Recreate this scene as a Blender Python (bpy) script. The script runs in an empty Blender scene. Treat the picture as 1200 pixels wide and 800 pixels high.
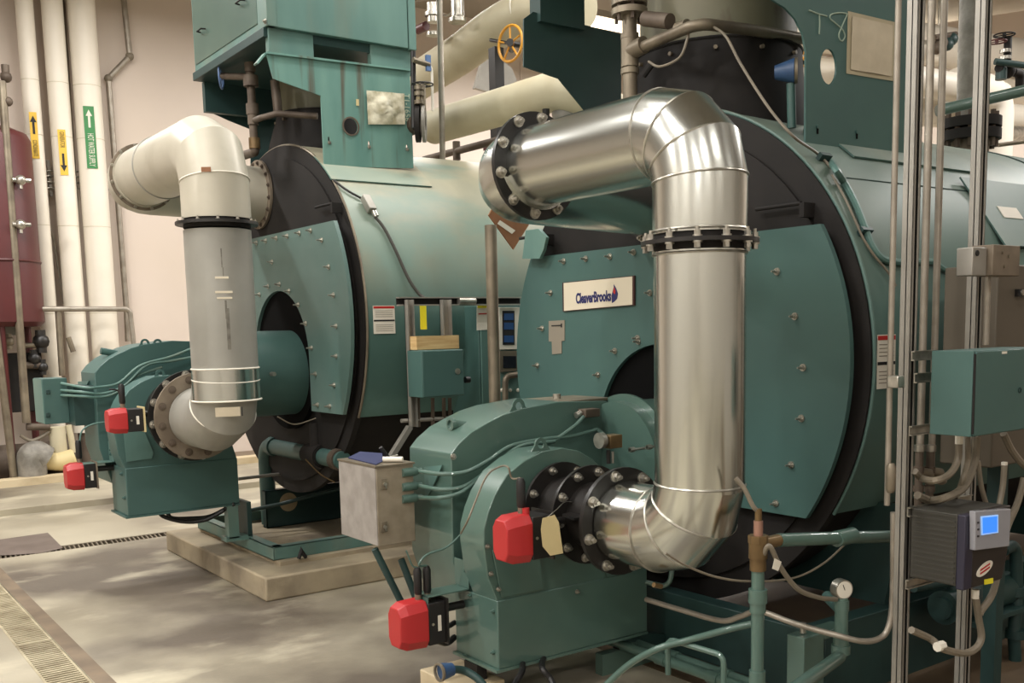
import bpy, bmesh, math, random
from mathutils import Vector, Matrix
random.seed(7)
S = bpy.context.scene
COL = S.collection
PI = math.pi

# ---------------------------------------------------------------- camera
YAW, PITCH, ROLL, F, PX, PY, EYE = .94657381, .122591889, -.0230855953, 1182.87309, 600., 531.13773, 1.6
fw = Vector((math.cos(YAW)*math.cos(PITCH), math.sin(YAW)*math.cos(PITCH), -math.sin(PITCH)))
rt0 = Vector((math.sin(YAW), -math.cos(YAW), 0)); up0 = rt0.cross(fw)
rt = rt0*math.cos(ROLL)+up0*math.sin(ROLL); upv = -rt0*math.sin(ROLL)+up0*math.cos(ROLL)
CAM = Vector((0, 0, EYE))
cd = bpy.data.cameras.new('camera'); cam = bpy.data.objects.new('camera', cd); COL.objects.link(cam)
M = Matrix((rt, upv, -fw)).transposed().to_4x4(); M.translation = CAM
cam.matrix_world = M
cd.sensor_width = 36; cd.lens = F/1200*36; cd.shift_y = (PY-400)/1200; cd.clip_start = .05
S.camera = cam

# ---------------------------------------------------------------- world, exposure
S.view_settings.view_transform = 'Standard'; S.view_settings.look = 'None'
S.view_settings.gamma = 1; S.view_settings.use_curve_mapping = False
S.view_settings.exposure = 0.05
w = bpy.data.worlds.new('world'); S.world = w; w.use_nodes = True
w.node_tree.nodes['Background'].inputs[0].default_value = (.9, .85, .78, 1)
w.node_tree.nodes['Background'].inputs[1].default_value = .06

def area(name, loc, sx, sy, power, col=(1, .9, .78)):
    d = bpy.data.lights.new(name, 'AREA'); d.shape = 'RECTANGLE'; d.size = sx; d.size_y = sy
    d.energy = power; d.color = col
    o = bpy.data.objects.new(name, d); o.location = loc; COL.objects.link(o); return o
ADDED_LAMPS = [(-4.4, -3.2, 150), (-.8, -3.8, 80), (3.0, -3.8, 55), (7.0, -3.6, 45), (-4.6, 1.2, 190), (-4.6, 5.4, 175), (-1.0, 2.6, 135), (1.3, 4.4, 50), (-.9, 5.6, 150), (.9, .3, 35), (.6, 9.2, 210), (4.2, 5.2, 80), (6.6, 5.2, 100), (6.6, 9.8, 130), (5.4, .5, 35), (8.6, 2.2, 70), (3.2, 10.2, 90), (11.8, 3.6, 260), (11.8, 9.2, 260), (9.4, 10.6, 150)]  # overhead lamps, unseen; extra ones added to brighten walls and metal reflections
for (x, y, e) in ADDED_LAMPS:
    area('added_ceiling_light', (x, y, 5.55), 1.5, .35, e, (1, .975, .94))

def at(px, py, ax, v):
    d = (px-PX)/F*rt-(py-PY)/F*upv+fw
    k = 'XYZ'.index(ax)
    return CAM+d*((v-CAM[k])/d[k])
def AX(v, *pts): return [at(a, b, 'X', v) for a, b in pts]
def AY(v, *pts): return [at(a, b, 'Y', v) for a, b in pts]

# ---------------------------------------------------------------- materials
def lin(c): return tuple(((x/255)/12.92 if x/255 < .04045 else ((x/255+.055)/1.055)**2.4) for x in c)+(1,)
MATS = {}
def mat(name, c1, c2=None, rough=.5, metal=0, scale=3., detail=5, stretch=(1, 1, 1), lo=.35, hi=.65, bump=0, bscale=60, emit=0, rough2=None, spec=.5, alpha=1, trans=0, coat=0):
    m = bpy.data.materials.new(name); m.use_nodes = True; nt = m.node_tree; b = nt.nodes['Principled BSDF']
    c1 = lin(c1); b.inputs['Base Color'].default_value = c1; b.inputs['Roughness'].default_value = rough
    b.inputs['Metallic'].default_value = metal; b.inputs['Specular IOR Level'].default_value = spec
    b.inputs['Transmission Weight'].default_value = trans; b.inputs['Coat Weight'].default_value = coat
    tc = nt.nodes.new('ShaderNodeTexCoord'); mp = nt.nodes.new('ShaderNodeMapping'); mp.inputs['Scale'].default_value = stretch
    nt.links.new(tc.outputs['Object'], mp.inputs[0])
    if c2:
        n = nt.nodes.new('ShaderNodeTexNoise'); n.inputs['Scale'].default_value = scale; n.inputs['Detail'].default_value = detail
        nt.links.new(mp.outputs[0], n.inputs['Vector'])
        r = nt.nodes.new('ShaderNodeMapRange'); r.inputs[1].default_value = lo; r.inputs[2].default_value = hi
        nt.links.new(n.outputs[0], r.inputs[0])
        x = nt.nodes.new('ShaderNodeMix'); x.data_type = 'RGBA'
        x.inputs[6].default_value = c1; x.inputs[7].default_value = lin(c2)
        nt.links.new(r.outputs[0], x.inputs[0]); nt.links.new(x.outputs[2], b.inputs['Base Color'])
        if rough2 is not None:
            r2 = nt.nodes.new('ShaderNodeMapRange'); r2.inputs[1].default_value = lo; r2.inputs[2].default_value = hi
            r2.inputs[3].default_value = rough; r2.inputs[4].default_value = rough2
            nt.links.new(n.outputs[0], r2.inputs[0]); nt.links.new(r2.outputs[0], b.inputs['Roughness'])
    if bump:
        n2 = nt.nodes.new('ShaderNodeTexNoise'); n2.inputs['Scale'].default_value = bscale; n2.inputs['Detail'].default_value = 3
        nt.links.new(mp.outputs[0], n2.inputs['Vector'])
        bp = nt.nodes.new('ShaderNodeBump'); bp.inputs['Strength'].default_value = bump; bp.inputs['Distance'].default_value = .01
        nt.links.new(n2.outputs[0], bp.inputs['Height']); nt.links.new(bp.outputs[0], b.inputs['Normal'])
    if emit:
        b.inputs['Emission Color'].default_value = c1; b.inputs['Emission Strength'].default_value = emit
    MATS[name] = m; return m
def layer(m, col, scale, lo, hi, stretch=(1, 1, 1), amount=1, rough=None, seed=0, settle=None):
    """a second noise layer of another colour (dust, rust runs, stains)"""
    nt = m.node_tree; b = nt.nodes['Principled BSDF']
    tc = nt.nodes.new('ShaderNodeTexCoord'); mp = nt.nodes.new('ShaderNodeMapping'); mp.inputs['Scale'].default_value = stretch
    mp.inputs['Location'].default_value = (seed, seed*.7, seed*1.3)
    nt.links.new(tc.outputs['Object'], mp.inputs[0])
    n = nt.nodes.new('ShaderNodeTexNoise'); n.inputs['Scale'].default_value = scale; n.inputs['Detail'].default_value = 6
    nt.links.new(mp.outputs[0], n.inputs['Vector'])
    r = nt.nodes.new('ShaderNodeMapRange'); r.inputs[1].default_value = lo; r.inputs[2].default_value = hi; r.inputs[4].default_value = amount
    nt.links.new(n.outputs[0], r.inputs[0])
    x = nt.nodes.new('ShaderNodeMix'); x.data_type = 'RGBA'; x.inputs[7].default_value = lin(col)
    fac = r.outputs[0]
    if settle:      # dust settled on the upward facing parts of the thing itself
        sp = nt.nodes.new('ShaderNodeSeparateXYZ'); nt.links.new(tc.outputs['Normal'], sp.inputs[0])
        q = nt.nodes.new('ShaderNodeMapRange'); q.inputs[1].default_value = settle[0]; q.inputs[2].default_value = settle[1]; nt.links.new(sp.outputs[2], q.inputs[0])
        mm = nt.nodes.new('ShaderNodeMath'); mm.operation = 'MULTIPLY'; nt.links.new(fac, mm.inputs[0]); nt.links.new(q.outputs[0], mm.inputs[1]); fac = mm.outputs[0]
    src = b.inputs['Base Color'].links
    if src: nt.links.new(src[0].from_socket, x.inputs[6])
    else: x.inputs[6].default_value = b.inputs['Base Color'].default_value
    nt.links.new(fac, x.inputs[0]); nt.links.new(x.outputs[2], b.inputs['Base Color'])
    return m
teal = mat('teal_enamel', (63, 92, 88), (68, 99, 94), .45, scale=2.5)
tealdust = layer(mat('teal_enamel_dusty', (84, 112, 106), (96, 120, 114), .5, scale=2), (128, 122, 106), 1.6, .55, .85, (3, 3, .5), .5)
tealL = layer(mat('teal_enamel_weathered', (84, 116, 110), (98, 130, 122), .45, scale=2, stretch=(2, 2, .6)), (120, 116, 98), 1.6, .52, .8, (3, 3, .5), .5)
shellL = layer(layer(mat('teal_jacket_dusty', (66, 98, 92), (78, 108, 101), .45, scale=1.2), (176, 168, 144), 1.2, .06, .52, (1, 1, .6), .9, settle=(.0, .7)), (106, 140, 132), 1.4, .50, .64, (1.0, 3, .4), .55, seed=4)
shellR = layer(mat('teal_jacket', (76, 104, 98), (84, 112, 105), .52, scale=1.2), (146, 144, 124), 1.2, .25, .8, (1, 1, .6), .75, settle=(.2, .9))
tealrust = layer(mat('teal_plate_rust_runs', (92, 132, 124), (108, 146, 136), .48, scale=2.5, stretch=(3, 3, .5)), (84, 62, 44), 2.0, .55, .66, (5, 5, .3), .85)
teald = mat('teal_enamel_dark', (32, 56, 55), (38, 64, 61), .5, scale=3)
mint = mat('sage_enamel', (74, 100, 92), (82, 108, 98), .34, scale=2.5, coat=.6)
black = mat('black_steel', (30, 28, 27), (38, 35, 33), .7, scale=3, spec=.25)
blackm = mat('black_lacquer', (22, 21, 20), (34, 31, 29), .4, scale=6)
hole_dark = mat('opening_dark', (10, 10, 10), None, .9, spec=.1)  # near-black painted in for the darkness inside openings
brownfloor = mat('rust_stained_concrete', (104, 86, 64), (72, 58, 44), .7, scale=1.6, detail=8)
olive = layer(mat('olive_stack_metal', (104, 102, 82), (118, 114, 92), .55, scale=2), (70, 56, 42), 2.5, .6, .7, (2, 2, 1), .8)
silver = mat('polished_aluminium', (212, 214, 208), None, .2, 1)
silverh = mat('polished_aluminium_upper', (210, 212, 206), None, .23, 1)
greyduct = layer(mat('grey_painted_duct', (158, 156, 148), (144, 142, 134), .42, .25, scale=3, rough2=.5), (120, 114, 104), 2, .6, .75, (1, 1, .5), .6)
whiteduct = layer(mat('white_painted_duct', (190, 184, 168), (178, 172, 156), .4, .1, scale=3), (150, 140, 122), 3, .6, .8, amount=.5)
flangegrey = mat('dusty_flange_steel', (132, 120, 104), (108, 96, 82), .6, .2, scale=8)
steel = mat('zinc_steel', (196, 192, 182), (160, 156, 146), .3, .85, scale=20)
galv = mat('galvanized_strut', (168, 164, 156), (156, 152, 144), .45, .6, scale=6)
conduit = mat('emt_conduit', (168, 160, 148), (142, 134, 122), .42, .55, scale=8)
hose = mat('grey_flexible_conduit', (128, 118, 102), (112, 104, 90), .5, scale=8)
brown = mat('old_steel_pipe', (104, 92, 80), (78, 66, 56), .6, .3, scale=6)
nickel = mat('tan_steel_pipe', (140, 130, 112), (108, 98, 84), .45, .5, scale=5)
red = mat('red_plastic', (172, 38, 40), None, .42)
redtank = mat('maroon_tank', (84, 30, 30), (72, 26, 26), .45, scale=2)
brass = mat('brass', (134, 110, 76), (104, 84, 56), .38, .55, scale=8)
copper = mat('pink_copper', (170, 132, 116), None, .4, .6)
whitepvc = layer(mat('white_pvc_jacket', (228, 220, 206), (222, 214, 198), .45, scale=2), (190, 180, 162), 1.5, .6, .85, amount=.4)
creamins = layer(mat('cream_insulation', (196, 188, 162), (184, 174, 146), .6, scale=2.5), (150, 132, 104), 2, .58, .75, amount=.5)
greyins = mat('grey_insulation', (140, 136, 128), (110, 106, 98), .6, scale=10, bump=.4, bscale=30)
white = mat('white_paper', (222, 216, 202), None, .6)
grate_m = mat('worn_galvanized_grate', (196, 186, 158), (150, 138, 112), .5, .3, scale=5)
creased = mat('creased_paper', (198, 186, 162), (184, 172, 148), .55, scale=8)
sleeve = mat('paper_sleeve', (176, 166, 140), None, .35)
flangegrey2 = mat('dull_aluminium_plate', (150, 142, 128), None, .45, .3)
chalkl = mat('pale_chalk', (196, 204, 180), None, .8)
scuff = mat('dark_scuffs', (96, 92, 84), (124, 120, 110), .7, scale=30)
ivory = mat('ivory_sign_face', (214, 204, 182), None, .45)
maroon = mat('dark_brown_border', (60, 26, 22), None, .5)
inkblack = mat('black_ink', (26, 24, 24), None, .6)
inkblue = mat('navy_ink', (36, 40, 92), None, .5)
inkred = mat('red_ink', (176, 40, 36), None, .5)
chalk = mat('chalk_marks', (150, 166, 150), None, .8)
yellow = mat('yellow_label', (226, 184, 60), None, .5)
yellowtag = mat('yellow_tag', (226, 214, 40), None, .5)
greenlab = mat('green_label', (48, 124, 66), None, .5)
handyellow = mat('yellow_handwheel_paint', (214, 152, 52), None, .4)
handblue = mat('blue_handwheel_paint', (92, 118, 160), None, .4)
wood = mat('pine_board', (206, 178, 128), (184, 150, 100), .6, scale=6, stretch=(1, 1, 10))
cardboard = mat('brown_fibreboard', (150, 104, 70), (126, 84, 56), .7, scale=6)
manila = mat('manila_tag', (206, 188, 140), None, .6)
plastic = mat('clear_wrap', (232, 226, 204), (176, 168, 140), .12, scale=14, bump=.9, bscale=10)
boxgrey = mat('beige_enclosure', (142, 132, 114), (126, 116, 98), .5, scale=14)
boxdust = mat('grey_enclosure_side', (150, 144, 138), (132, 126, 120), .6, scale=14)
navy = mat('navy_cloth', (40, 46, 84), None, .7)
drive = mat('charcoal_plastic', (60, 58, 52), None, .5)
drived = mat('dark_plastic', (40, 34, 32), None, .4)
violet = mat('dark_violet_plastic', (44, 42, 58), None, .4)
screen = mat('lit_blue_screen', (50, 120, 232), None, .4, emit=1.0)
screenw = mat('screen_frame_white', (150, 190, 240), None, .4, emit=.5)
clear = mat('smoked_clear_cover', (150, 150, 156), None, .15)
hmi = mat('touchscreen_blue', (44, 78, 128), None, .3)
charred = mat('dark_screen', (24, 26, 34), None, .25)
rubber = mat('black_rubber', (24, 22, 22), None, .5)
bluecap = mat('blue_plastic', (46, 74, 110), None, .45)
tankbeige = mat('tan_tank', (88, 80, 68), None, .5)
concrete = layer(layer(mat('stained_concrete', (176, 168, 148), (146, 138, 120), .55, scale=.9, detail=8, lo=.35, hi=.65, bump=.08, bscale=40, rough2=.36), (88, 79, 70), .7, .45, .62, (1, 1, 1), .9, seed=3), (206, 198, 174), 1.1, .56, .70, (1, 1.8, 1), .75, seed=9)
padc = layer(mat('pad_concrete', (170, 156, 130), (140, 128, 108), .75, scale=3, detail=8, bump=.3, bscale=30), (96, 84, 70), 2.2, .54, .68, amount=.7)
padlight = mat('pale_concrete', (206, 190, 158), (176, 158, 126), .75, scale=3, detail=8)
stripc = mat('concrete_strip', (124, 108, 88), (104, 90, 74), .65, scale=5)
wallgrey = mat('grey_wall', (190, 184, 176), None, .6)
wallm = layer(mat('warm_white_wall', (208, 194, 182), (204, 190, 176), .55, scale=.7), (190, 176, 164), .5, .5, .8, amount=.5)
ceilm = mat('ceiling_deck', (150, 142, 130), None, .8)
lampm = mat('added_lamp_diffuser', (255, 236, 206), None, .5, emit=3.0)

# ---------------------------------------------------------------- mesh builder
class MB:
    def __init__(s): s.bm = bmesh.new()
    def _basis(s, d):
        d = Vector(d).normalized(); a = Vector((0, 0, 1)) if abs(d.z) < .95 else Vector((1, 0, 0))
        u = a.cross(d).normalized(); return u, d.cross(u), d
    def quadstrip(s, r1, r2, closed=True):
        n = len(r1)
        for i in range(n if closed else n-1):
            j = (i+1) % n
            try: s.bm.faces.new((r1[i], r1[j], r2[j], r2[i]))
            except ValueError: pass
    def box(s, a, b):
        a = Vector(a); b = Vector(b); v = [s.bm.verts.new((x, y, z)) for x in (a.x, b.x) for y in (a.y, b.y) for z in (a.z, b.z)]
        for f in ((0, 1, 3, 2), (4, 6, 7, 5), (0, 4, 5, 1), (2, 3, 7, 6), (0, 2, 6, 4), (1, 5, 7, 3)): s.bm.faces.new([v[i] for i in f])
        return s
    def obox(s, c, dx, dy, dz):
        c, dx, dy, dz = map(Vector, (c, dx, dy, dz)); v = [s.bm.verts.new(c+dx*i+dy*j+dz*k) for i in (-.5, .5) for j in (-.5, .5) for k in (-.5, .5)]
        for f in ((0, 1, 3, 2), (4, 6, 7, 5), (0, 4, 5, 1), (2, 3, 7, 6), (0, 2, 6, 4), (1, 5, 7, 3)): s.bm.faces.new([v[i] for i in f])
        return s
    def bar(s, a, b, wd, ht=None):
        a = Vector(a); b = Vector(b); d = b-a; u, v, n = s._basis(d); ht = ht or wd
        return s.obox((a+b)/2, d, u*wd, v*ht)
    def tube(s, pts, r, seg=16, caps=True, closed=False):
        pts = [Vector(p) for p in pts]; rr = r if isinstance(r, (list, tuple)) else [r]*len(pts); rings = []; N = len(pts); u = None
        for i, p in enumerate(pts):
            a = pts[i-1] if (i or closed) else p; b = pts[(i+1) % N] if (i < N-1 or closed) else p
            d1 = (p-a).normalized() if (p-a).length > 1e-9 else None; d2 = (b-p).normalized() if (b-p).length > 1e-9 else None
            d = ((d1 or d2)+(d2 or d1)); d = d.normalized() if d.length > 1e-6 else (d1 or d2)
            if u is None: u = s._basis(d)[0]
            u = (u-d*u.dot(d)).normalized(); v = d.cross(u)
            k = 1.0
            if d1 and d2:
                c = max(.3, d.dot(d2)); k = 1/c
                ax = d1.cross(d2)
            rad = []
            for q in range(seg):
                t = 2*PI*q/seg; o = (u*math.cos(t)+v*math.sin(t))*rr[i]
                if d1 and d2 and ax.length > 1e-6:
                    m = ax.normalized().cross(d).normalized(); o = o+m*(o.dot(m))*(k-1)
                rad.append(s.bm.verts.new(p+o))
            rings.append(rad)
        for i in range(N-1): s.quadstrip(rings[i], rings[i+1])
        if closed: s.quadstrip(rings[-1], rings[0])
        elif caps:
            s.bm.faces.new(list(reversed(rings[0]))); s.bm.faces.new(rings[-1])
        return s
    def cyl(s, a, b, r, r2=None, seg=24): return s.tube([a, b], [r, r if r2 is None else r2], seg)
    def ring(s, c, d, ro, ri, t, seg=40):
        c = Vector(c); u, v, n = s._basis(d); L = []
        for (rad, h) in ((ro, -t/2), (ro, t/2), (ri, t/2), (ri, -t/2)):
            L.append([s.bm.verts.new(c+n*h+(u*math.cos(2*PI*q/seg)+v*math.sin(2*PI*q/seg))*rad) for q in range(seg)])
        for i in range(4): s.quadstrip(L[i], L[(i+1) % 4])
        return s
    def lathe(s, c, d, prof, seg=24):
        c = Vector(c); d = Vector(d).normalized()
        return s.tube([c+d*h for h, r in prof], [max(r, 1e-4) for h, r in prof], seg)
    def torus(s, c, d, R, r, seg=40, rs=8, a0=0, a1=2*PI):
        c = Vector(c); u, v, n = s._basis(d)
        if a1-a0 > 6.28: return s.tube([c+(u*math.cos(2*PI*q/seg)+v*math.sin(2*PI*q/seg))*R for q in range(seg)], r, rs, closed=True)
        return s.tube([c+(u*math.cos(a0+(a1-a0)*q/seg)+v*math.sin(a0+(a1-a0)*q/seg))*R for q in range(seg+1)], r, rs)
    def sphere(s, c, r, seg=16):
        bmesh.ops.create_uvsphere(s.bm, u_segments=seg, v_segments=max(6, seg//2), radius=r, matrix=Matrix.Translation(Vector(c))); return s
    def prism(s, pts, ext):
        """polygon of 3D points extruded by the vector ext"""
        ext = Vector(ext); a = [s.bm.verts.new(Vector(p)) for p in pts]; b = [s.bm.verts.new(Vector(p)+ext) for p in pts]
        s.quadstrip(a, b); s.bm.faces.new(list(reversed(a))); s.bm.faces.new(b); return s
    def plate_holes(s, outer, holes, ext):
        ext = Vector(ext)
        def loop(P): return [s.bm.verts.new(Vector(p)) for p in P]
        Ls = [loop(outer)]+[loop(h) for h in holes]; es = []
        for L in Ls:
            for i in range(len(L)): es.append(s.bm.edges.new((L[i], L[(i+1) % len(L)])))
        g = bmesh.ops.triangle_fill(s.bm, use_beauty=True, use_dissolve=False, edges=es)
        fs = [f for f in g['geom'] if isinstance(f, bmesh.types.BMFace)]
        r = bmesh.ops.extrude_face_region(s.bm, geom=fs)
        bmesh.ops.translate(s.bm, verts=[v for v in r['geom'] if isinstance(v, bmesh.types.BMVert)], vec=ext); return s
    def build(s, name, m, parent=None, loc=None, sharp=35, bevel=0, label=None, kind=None, obj_loc=None, top=None):
        bm = s.bm
        bmesh.ops.recalc_face_normals(bm, faces=bm.faces)
        if parent is None:
            if loc is None:
                xs = [v.co for v in bm.verts]
                loc = Vector((sum(v.x for v in xs)/len(xs), sum(v.y for v in xs)/len(xs), min(v.z for v in xs)))
            org = Vector(loc)
        else: org = Vector(parent['_o'])
        bmesh.ops.translate(bm, verts=bm.verts, vec=-org)
        a = math.radians(sharp)
        for f in bm.faces: f.smooth = True
        for e in bm.edges:
            if len(e.link_faces) == 2:
                if e.calc_face_angle(0) > a: e.smooth = False
            else: e.smooth = False
        me = bpy.data.meshes.new(name); bm.to_mesh(me); bm.free(); me.materials.append(m)
        o = bpy.data.objects.new(name, me); COL.objects.link(o)
        if parent is None: o.location = org
        else: o.parent = parent
        o['_o'] = tuple(org)
        if bevel:
            b = o.modifiers.new('bevel', 'BEVEL'); b.width = bevel; b.segments = 2; b.limit_method = 'ANGLE'; b.angle_limit = math.radians(40)
        if label and parent is not None: o['label'] = label
        if kind: o['kind'] = kind
        return o
def tag(o, label, cat, group=None, kind=None):
    o['label'] = label; o['category'] = cat
    if group: o['group'] = group
    if kind: o['kind'] = kind
    return o
def thing(name, loc, label, cat, group=None):
    o = bpy.data.objects.new(name, None); COL.objects.link(o); o.location = Vector(loc); o['_o'] = tuple(loc); o.empty_display_size = .1
    return tag(o, label, cat, group)
def struct(o): o['kind'] = 'structure'; return o
def stamp(name, src, parent, off):
    """linked copy of a small part displaced by off"""
    c = src.copy(); COL.objects.link(c); c.parent = parent; c.location = Vector(off); return c
def fillet(pts, rad, n=6, gore=False):
    pts = [Vector(p) for p in pts]; out = [pts[0]]
    for i in range(1, len(pts)-1):
        p = pts[i]; a = (pts[i-1]-p); b = (pts[i+1]-p); la, lb = a.length, b.length; a.normalize(); b.normalize()
        ang = a.angle(b)
        if ang > PI-.05: out.append(p); continue
        R = rad[i-1] if isinstance(rad, (list, tuple)) else rad
        t = min(R/math.tan(ang/2), la*.49, lb*.49); R = t*math.tan(ang/2)
        c = p+(a+b).normalized()*(R/math.sin(ang/2)); s0 = p+a*t-c; s1 = p+b*t-c; th = s0.angle(s1)
        for k in range(n+1):
            q = k/n; out.append(c+(s0*math.sin((1-q)*th)+s1*math.sin(q*th))/math.sin(th))
    out.append(pts[-1]); return out
def smooth(pts, n=8):
    """Catmull-Rom through the points"""
    P = [Vector(p) for p in pts]; P = [P[0]*2-P[1]]+P+[P[-1]*2-P[-2]]; out = []
    for i in range(1, len(P)-2):
        for k in range(n):
            t = k/n; a, b, c, d = P[i-1], P[i], P[i+1], P[i+2]
            out.append(.5*((2*b)+(c-a)*t+(2*a-5*b+4*c-d)*t*t+(3*b-a-3*c+d)*t**3))
    out.append(P[-2]); return out
def text(s, size, org, xd, yd, m, parent, name='lettering', ext=.0006, label=None, align='CENTER', squeeze=1, space=1, fit=None, bold=0):
    c = bpy.data.curves.new('t', 'FONT'); c.body = s; c.size = size; c.extrude = ext; c.align_x = align; c.align_y = 'CENTER'; c.resolution_u = 3; c.space_character = space; c.offset = bold
    t = bpy.data.objects.new('t', c); COL.objects.link(t)
    dg = bpy.context.evaluated_depsgraph_get(); me = bpy.data.meshes.new_from_object(t.evaluated_get(dg))
    bpy.data.objects.remove(t); bpy.data.curves.remove(c)
    if fit: squeeze = fit/max(1e-6, max(v.co.x for v in me.vertices)-min(v.co.x for v in me.vertices))
    xd = Vector(xd).normalized(); yd = Vector(yd).normalized(); zd = xd.cross(yd)
    Mx = Matrix((xd*squeeze, yd, zd)).transposed().to_4x4(); Mx.translation = Vector(org)-Vector(parent['_o'])
    me.transform(Mx); me.materials.clear(); me.materials.append(m); me.name = name
    o = bpy.data.objects.new(name, me); COL.objects.link(o); o.parent = parent; o['_o'] = parent['_o']
    if label: o['label'] = label
    return o
X_, Y_, Z_ = Vector((1, 0, 0)), Vector((0, 1, 0)), Vector((0, 0, 1))
def hexbolt(c, d, r, h, parent, m=steel, name='bolt', washer=True):
    b = MB(); c = Vector(c); d = Vector(d).normalized()
    if washer: b.cyl(c, c+d*h*.25, r*1.35, seg=14)
    b.cyl(c+d*h*.25, c+d*h*.8, r, seg=6); b.cyl(c+d*h*.8, c+d*h*1.4, r*.5, seg=10)
    return b.build(name, m, parent)
def flange(parent, c, d, ro, ri, t, n, rb, m=blackm, bm_=steel, name='flange', bh=.02, br=.011, ph=0.2, both=False, label=None):
    f = MB().ring(c, d, ro, ri, t).build(name, m, parent, sharp=40, label=label)
    c = Vector(c); dn = Vector(d).normalized(); u, v, w_ = MB()._basis(dn); first = None
    for i in range(n):
        a = ph+2*PI*i/n; o = (u*math.cos(a)+v*math.sin(a))*rb
        if first is None:
            b = MB(); p = c+dn*t/2+o
            b.cyl(p, p+dn*bh*.2, br*1.4, seg=12); b.cyl(p+dn*bh*.2, p+dn*bh*.75, br, seg=6); b.cyl(p+dn*bh*.75, p+dn*bh*1.2, br*.5, seg=8)
            if both:
                p = c-dn*t/2+o; b.cyl(p, p-dn*bh*.2, br*1.4, seg=12); b.cyl(p-dn*bh*.2, p-dn*bh*.8, br, seg=6)
            first = b.build('bolt', bm_, f); fo = o
        else: stamp('bolt', first, f, o-fo)
    return f

# ================================================================ SETTING
YW, XB, ZC = 13.0, 15.0, 6.2
GX0, GX1 = .875, 1.062            # trench drain along Y
fl = MB()
# floor in slabs so the two drain trenches are real slots
DY0, DY1 = 8.17, 8.36
def slab(x0, x1, y0, y1): fl.box((x0, y0, -.2), (x1, y1, 0))
slab(-6, GX0, -5, DY0); slab(GX1, XB, -5, DY0); slab(-6, XB, DY1, YW)
slab(-6, GX0, DY0, DY1); slab(GX1, 1.14, DY0, DY1)
struct(fl.build('floor', concrete, loc=(0, 0, 0)))
struct(MB().box((-6, -5, -.26), (XB, YW, -.2)).build('trim_1', stripc))
struct(MB().box((GX1+.003, -4, 0), (1.145, DY0-.02, .0015)).build('trim_2', stripc))
struct(MB().box((-6, YW, -.2), (XB, YW+.2, ZC)).build('wall_left', wallm, loc=(0, YW, 0)))
struct(MB().box((XB, -5.2, -.2), (XB+.2, YW+.2, ZC)).build('wall_back', wallm, loc=(XB, 0, 0)))
struct(MB().box((-6, -5.2, -.2), (XB, -5, ZC)).build('wall_right', wallgrey, loc=(0, -5, 0)))
struct(MB().box((-6.2, -5.2, -.2), (-6, YW+.2, ZC)).build('wall_front', wallgrey, loc=(-6, 0, 0)))
struct(MB().box((-6.2, -5.2, ZC), (XB+.2, YW+.2, ZC+.2)).build('ceiling', ceilm, loc=(0, 0, ZC)))
# wall panel joint covers
tr = MB()
for x in (9.68, 6.5): tr.box((x, YW-.012, 0), (x+.03, YW, ZC))
struct(tr.build('trim_3', wallm))
# fixtures for the added ceiling lamps
for (x, y, e_) in ADDED_LAMPS:
    t = thing('added_ceiling_lamp', (x, y, 5.6), 'white ceiling lamp added to light the room and its metal', 'lamp', 'added ceiling lamps')
    MB().box((x-.8, y-.2, 5.62), (x+.8, y+.2, 5.7)).build('housing', ceilm, t)
    MB().box((x-.77, y-.18, 5.6), (x+.77, y+.18, 5.62)).build('diffuser', lampm, t)
    for sx in (-.6, .6): MB().cyl((x+sx, y, 5.7), (x+sx, y, ZC), .01, seg=8).build('hanger', steel, t)

# grates over the trench along Y
first = None
GL = ['slotted grate in the long floor trench, nearest the bottom edge of the picture', 'second slotted grate of the long floor trench, whose seam shows near the bottom left', 'third grate of the long floor trench, cut by the left edge of the picture', 'grate of the long floor trench next to the crossing trench']
for i, (y0, y1) in enumerate(((4.35, 5.74), (5.75, 7.0), (7.01, 8.12))):
    g = thing('floor_grate', ((GX0+GX1)/2, y0, 0), GL[i] if i < 2 else GL[3], 'floor grate', 'grates of the trench running away from the camera')
    b = MB(); b.box((GX0+.002, y0, -.03), (GX0+.014, y1, -.002)); b.box((GX1-.014, y0, -.03), (GX1-.002, y1, -.002))
    b.box((GX0+.014, y0, -.03), (GX1-.014, y0+.012, -.002)); b.box((GX0+.014, y1-.012, -.03), (GX1-.014, y1, -.002))
    b.build('grate_frame', grate_m, g)
    b = MB(); n = int((y1-y0)/.034)
    for q in range(n):
        yy = y0+.03+q*(y1-y0-.06)/(n-1)
        b.obox(((GX0+GX1)/2, yy, -.014), (GX1-GX0-.026, .0, 0), (0, .017, 0), (0, 0, .02))
    b.build('grate_bars', grate_m, g)
# grates over the cross trench
i = 0
names = ['grate of the narrow cross trench at its left end by the long trench', 'second grate of the narrow cross trench from the left', 'third grate of the narrow cross trench from the left', 'grate of the narrow cross trench just left of the boiler pad corner', 'grate of the narrow cross trench behind the boiler pad corner', 'grate of the narrow cross trench under the far boiler']
x0 = 1.16
while x0 < XB-.6:
    x1 = x0+.42
    if i < 6:
        g = thing('drain_grate', ((x0+x1)/2, DY0, 0), names[i], 'floor grate', 'grates of the cross trench')
        b = MB(); b.box((x0, DY0+.004, -.03), (x1-.01, DY0+.02, -.002)); b.box((x0, DY1-.02, -.03), (x1-.01, DY1-.004, -.002)); b.build('grate_frame', nickel, g)
        b = MB()
        for q in range(12): b.obox((x0+.02+q*.034, (DY0+DY1)/2, -.013), (.012, .0, 0), (.02, DY1-DY0-.03, 0), (0, 0, .02))
        b.build('grate_bars', nickel, g)
    else: break
    i += 1; x0 = x1
struct(MB().box((x0, DY0, -.2), (XB, DY1, 0)).build('trim_4', concrete))
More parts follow.
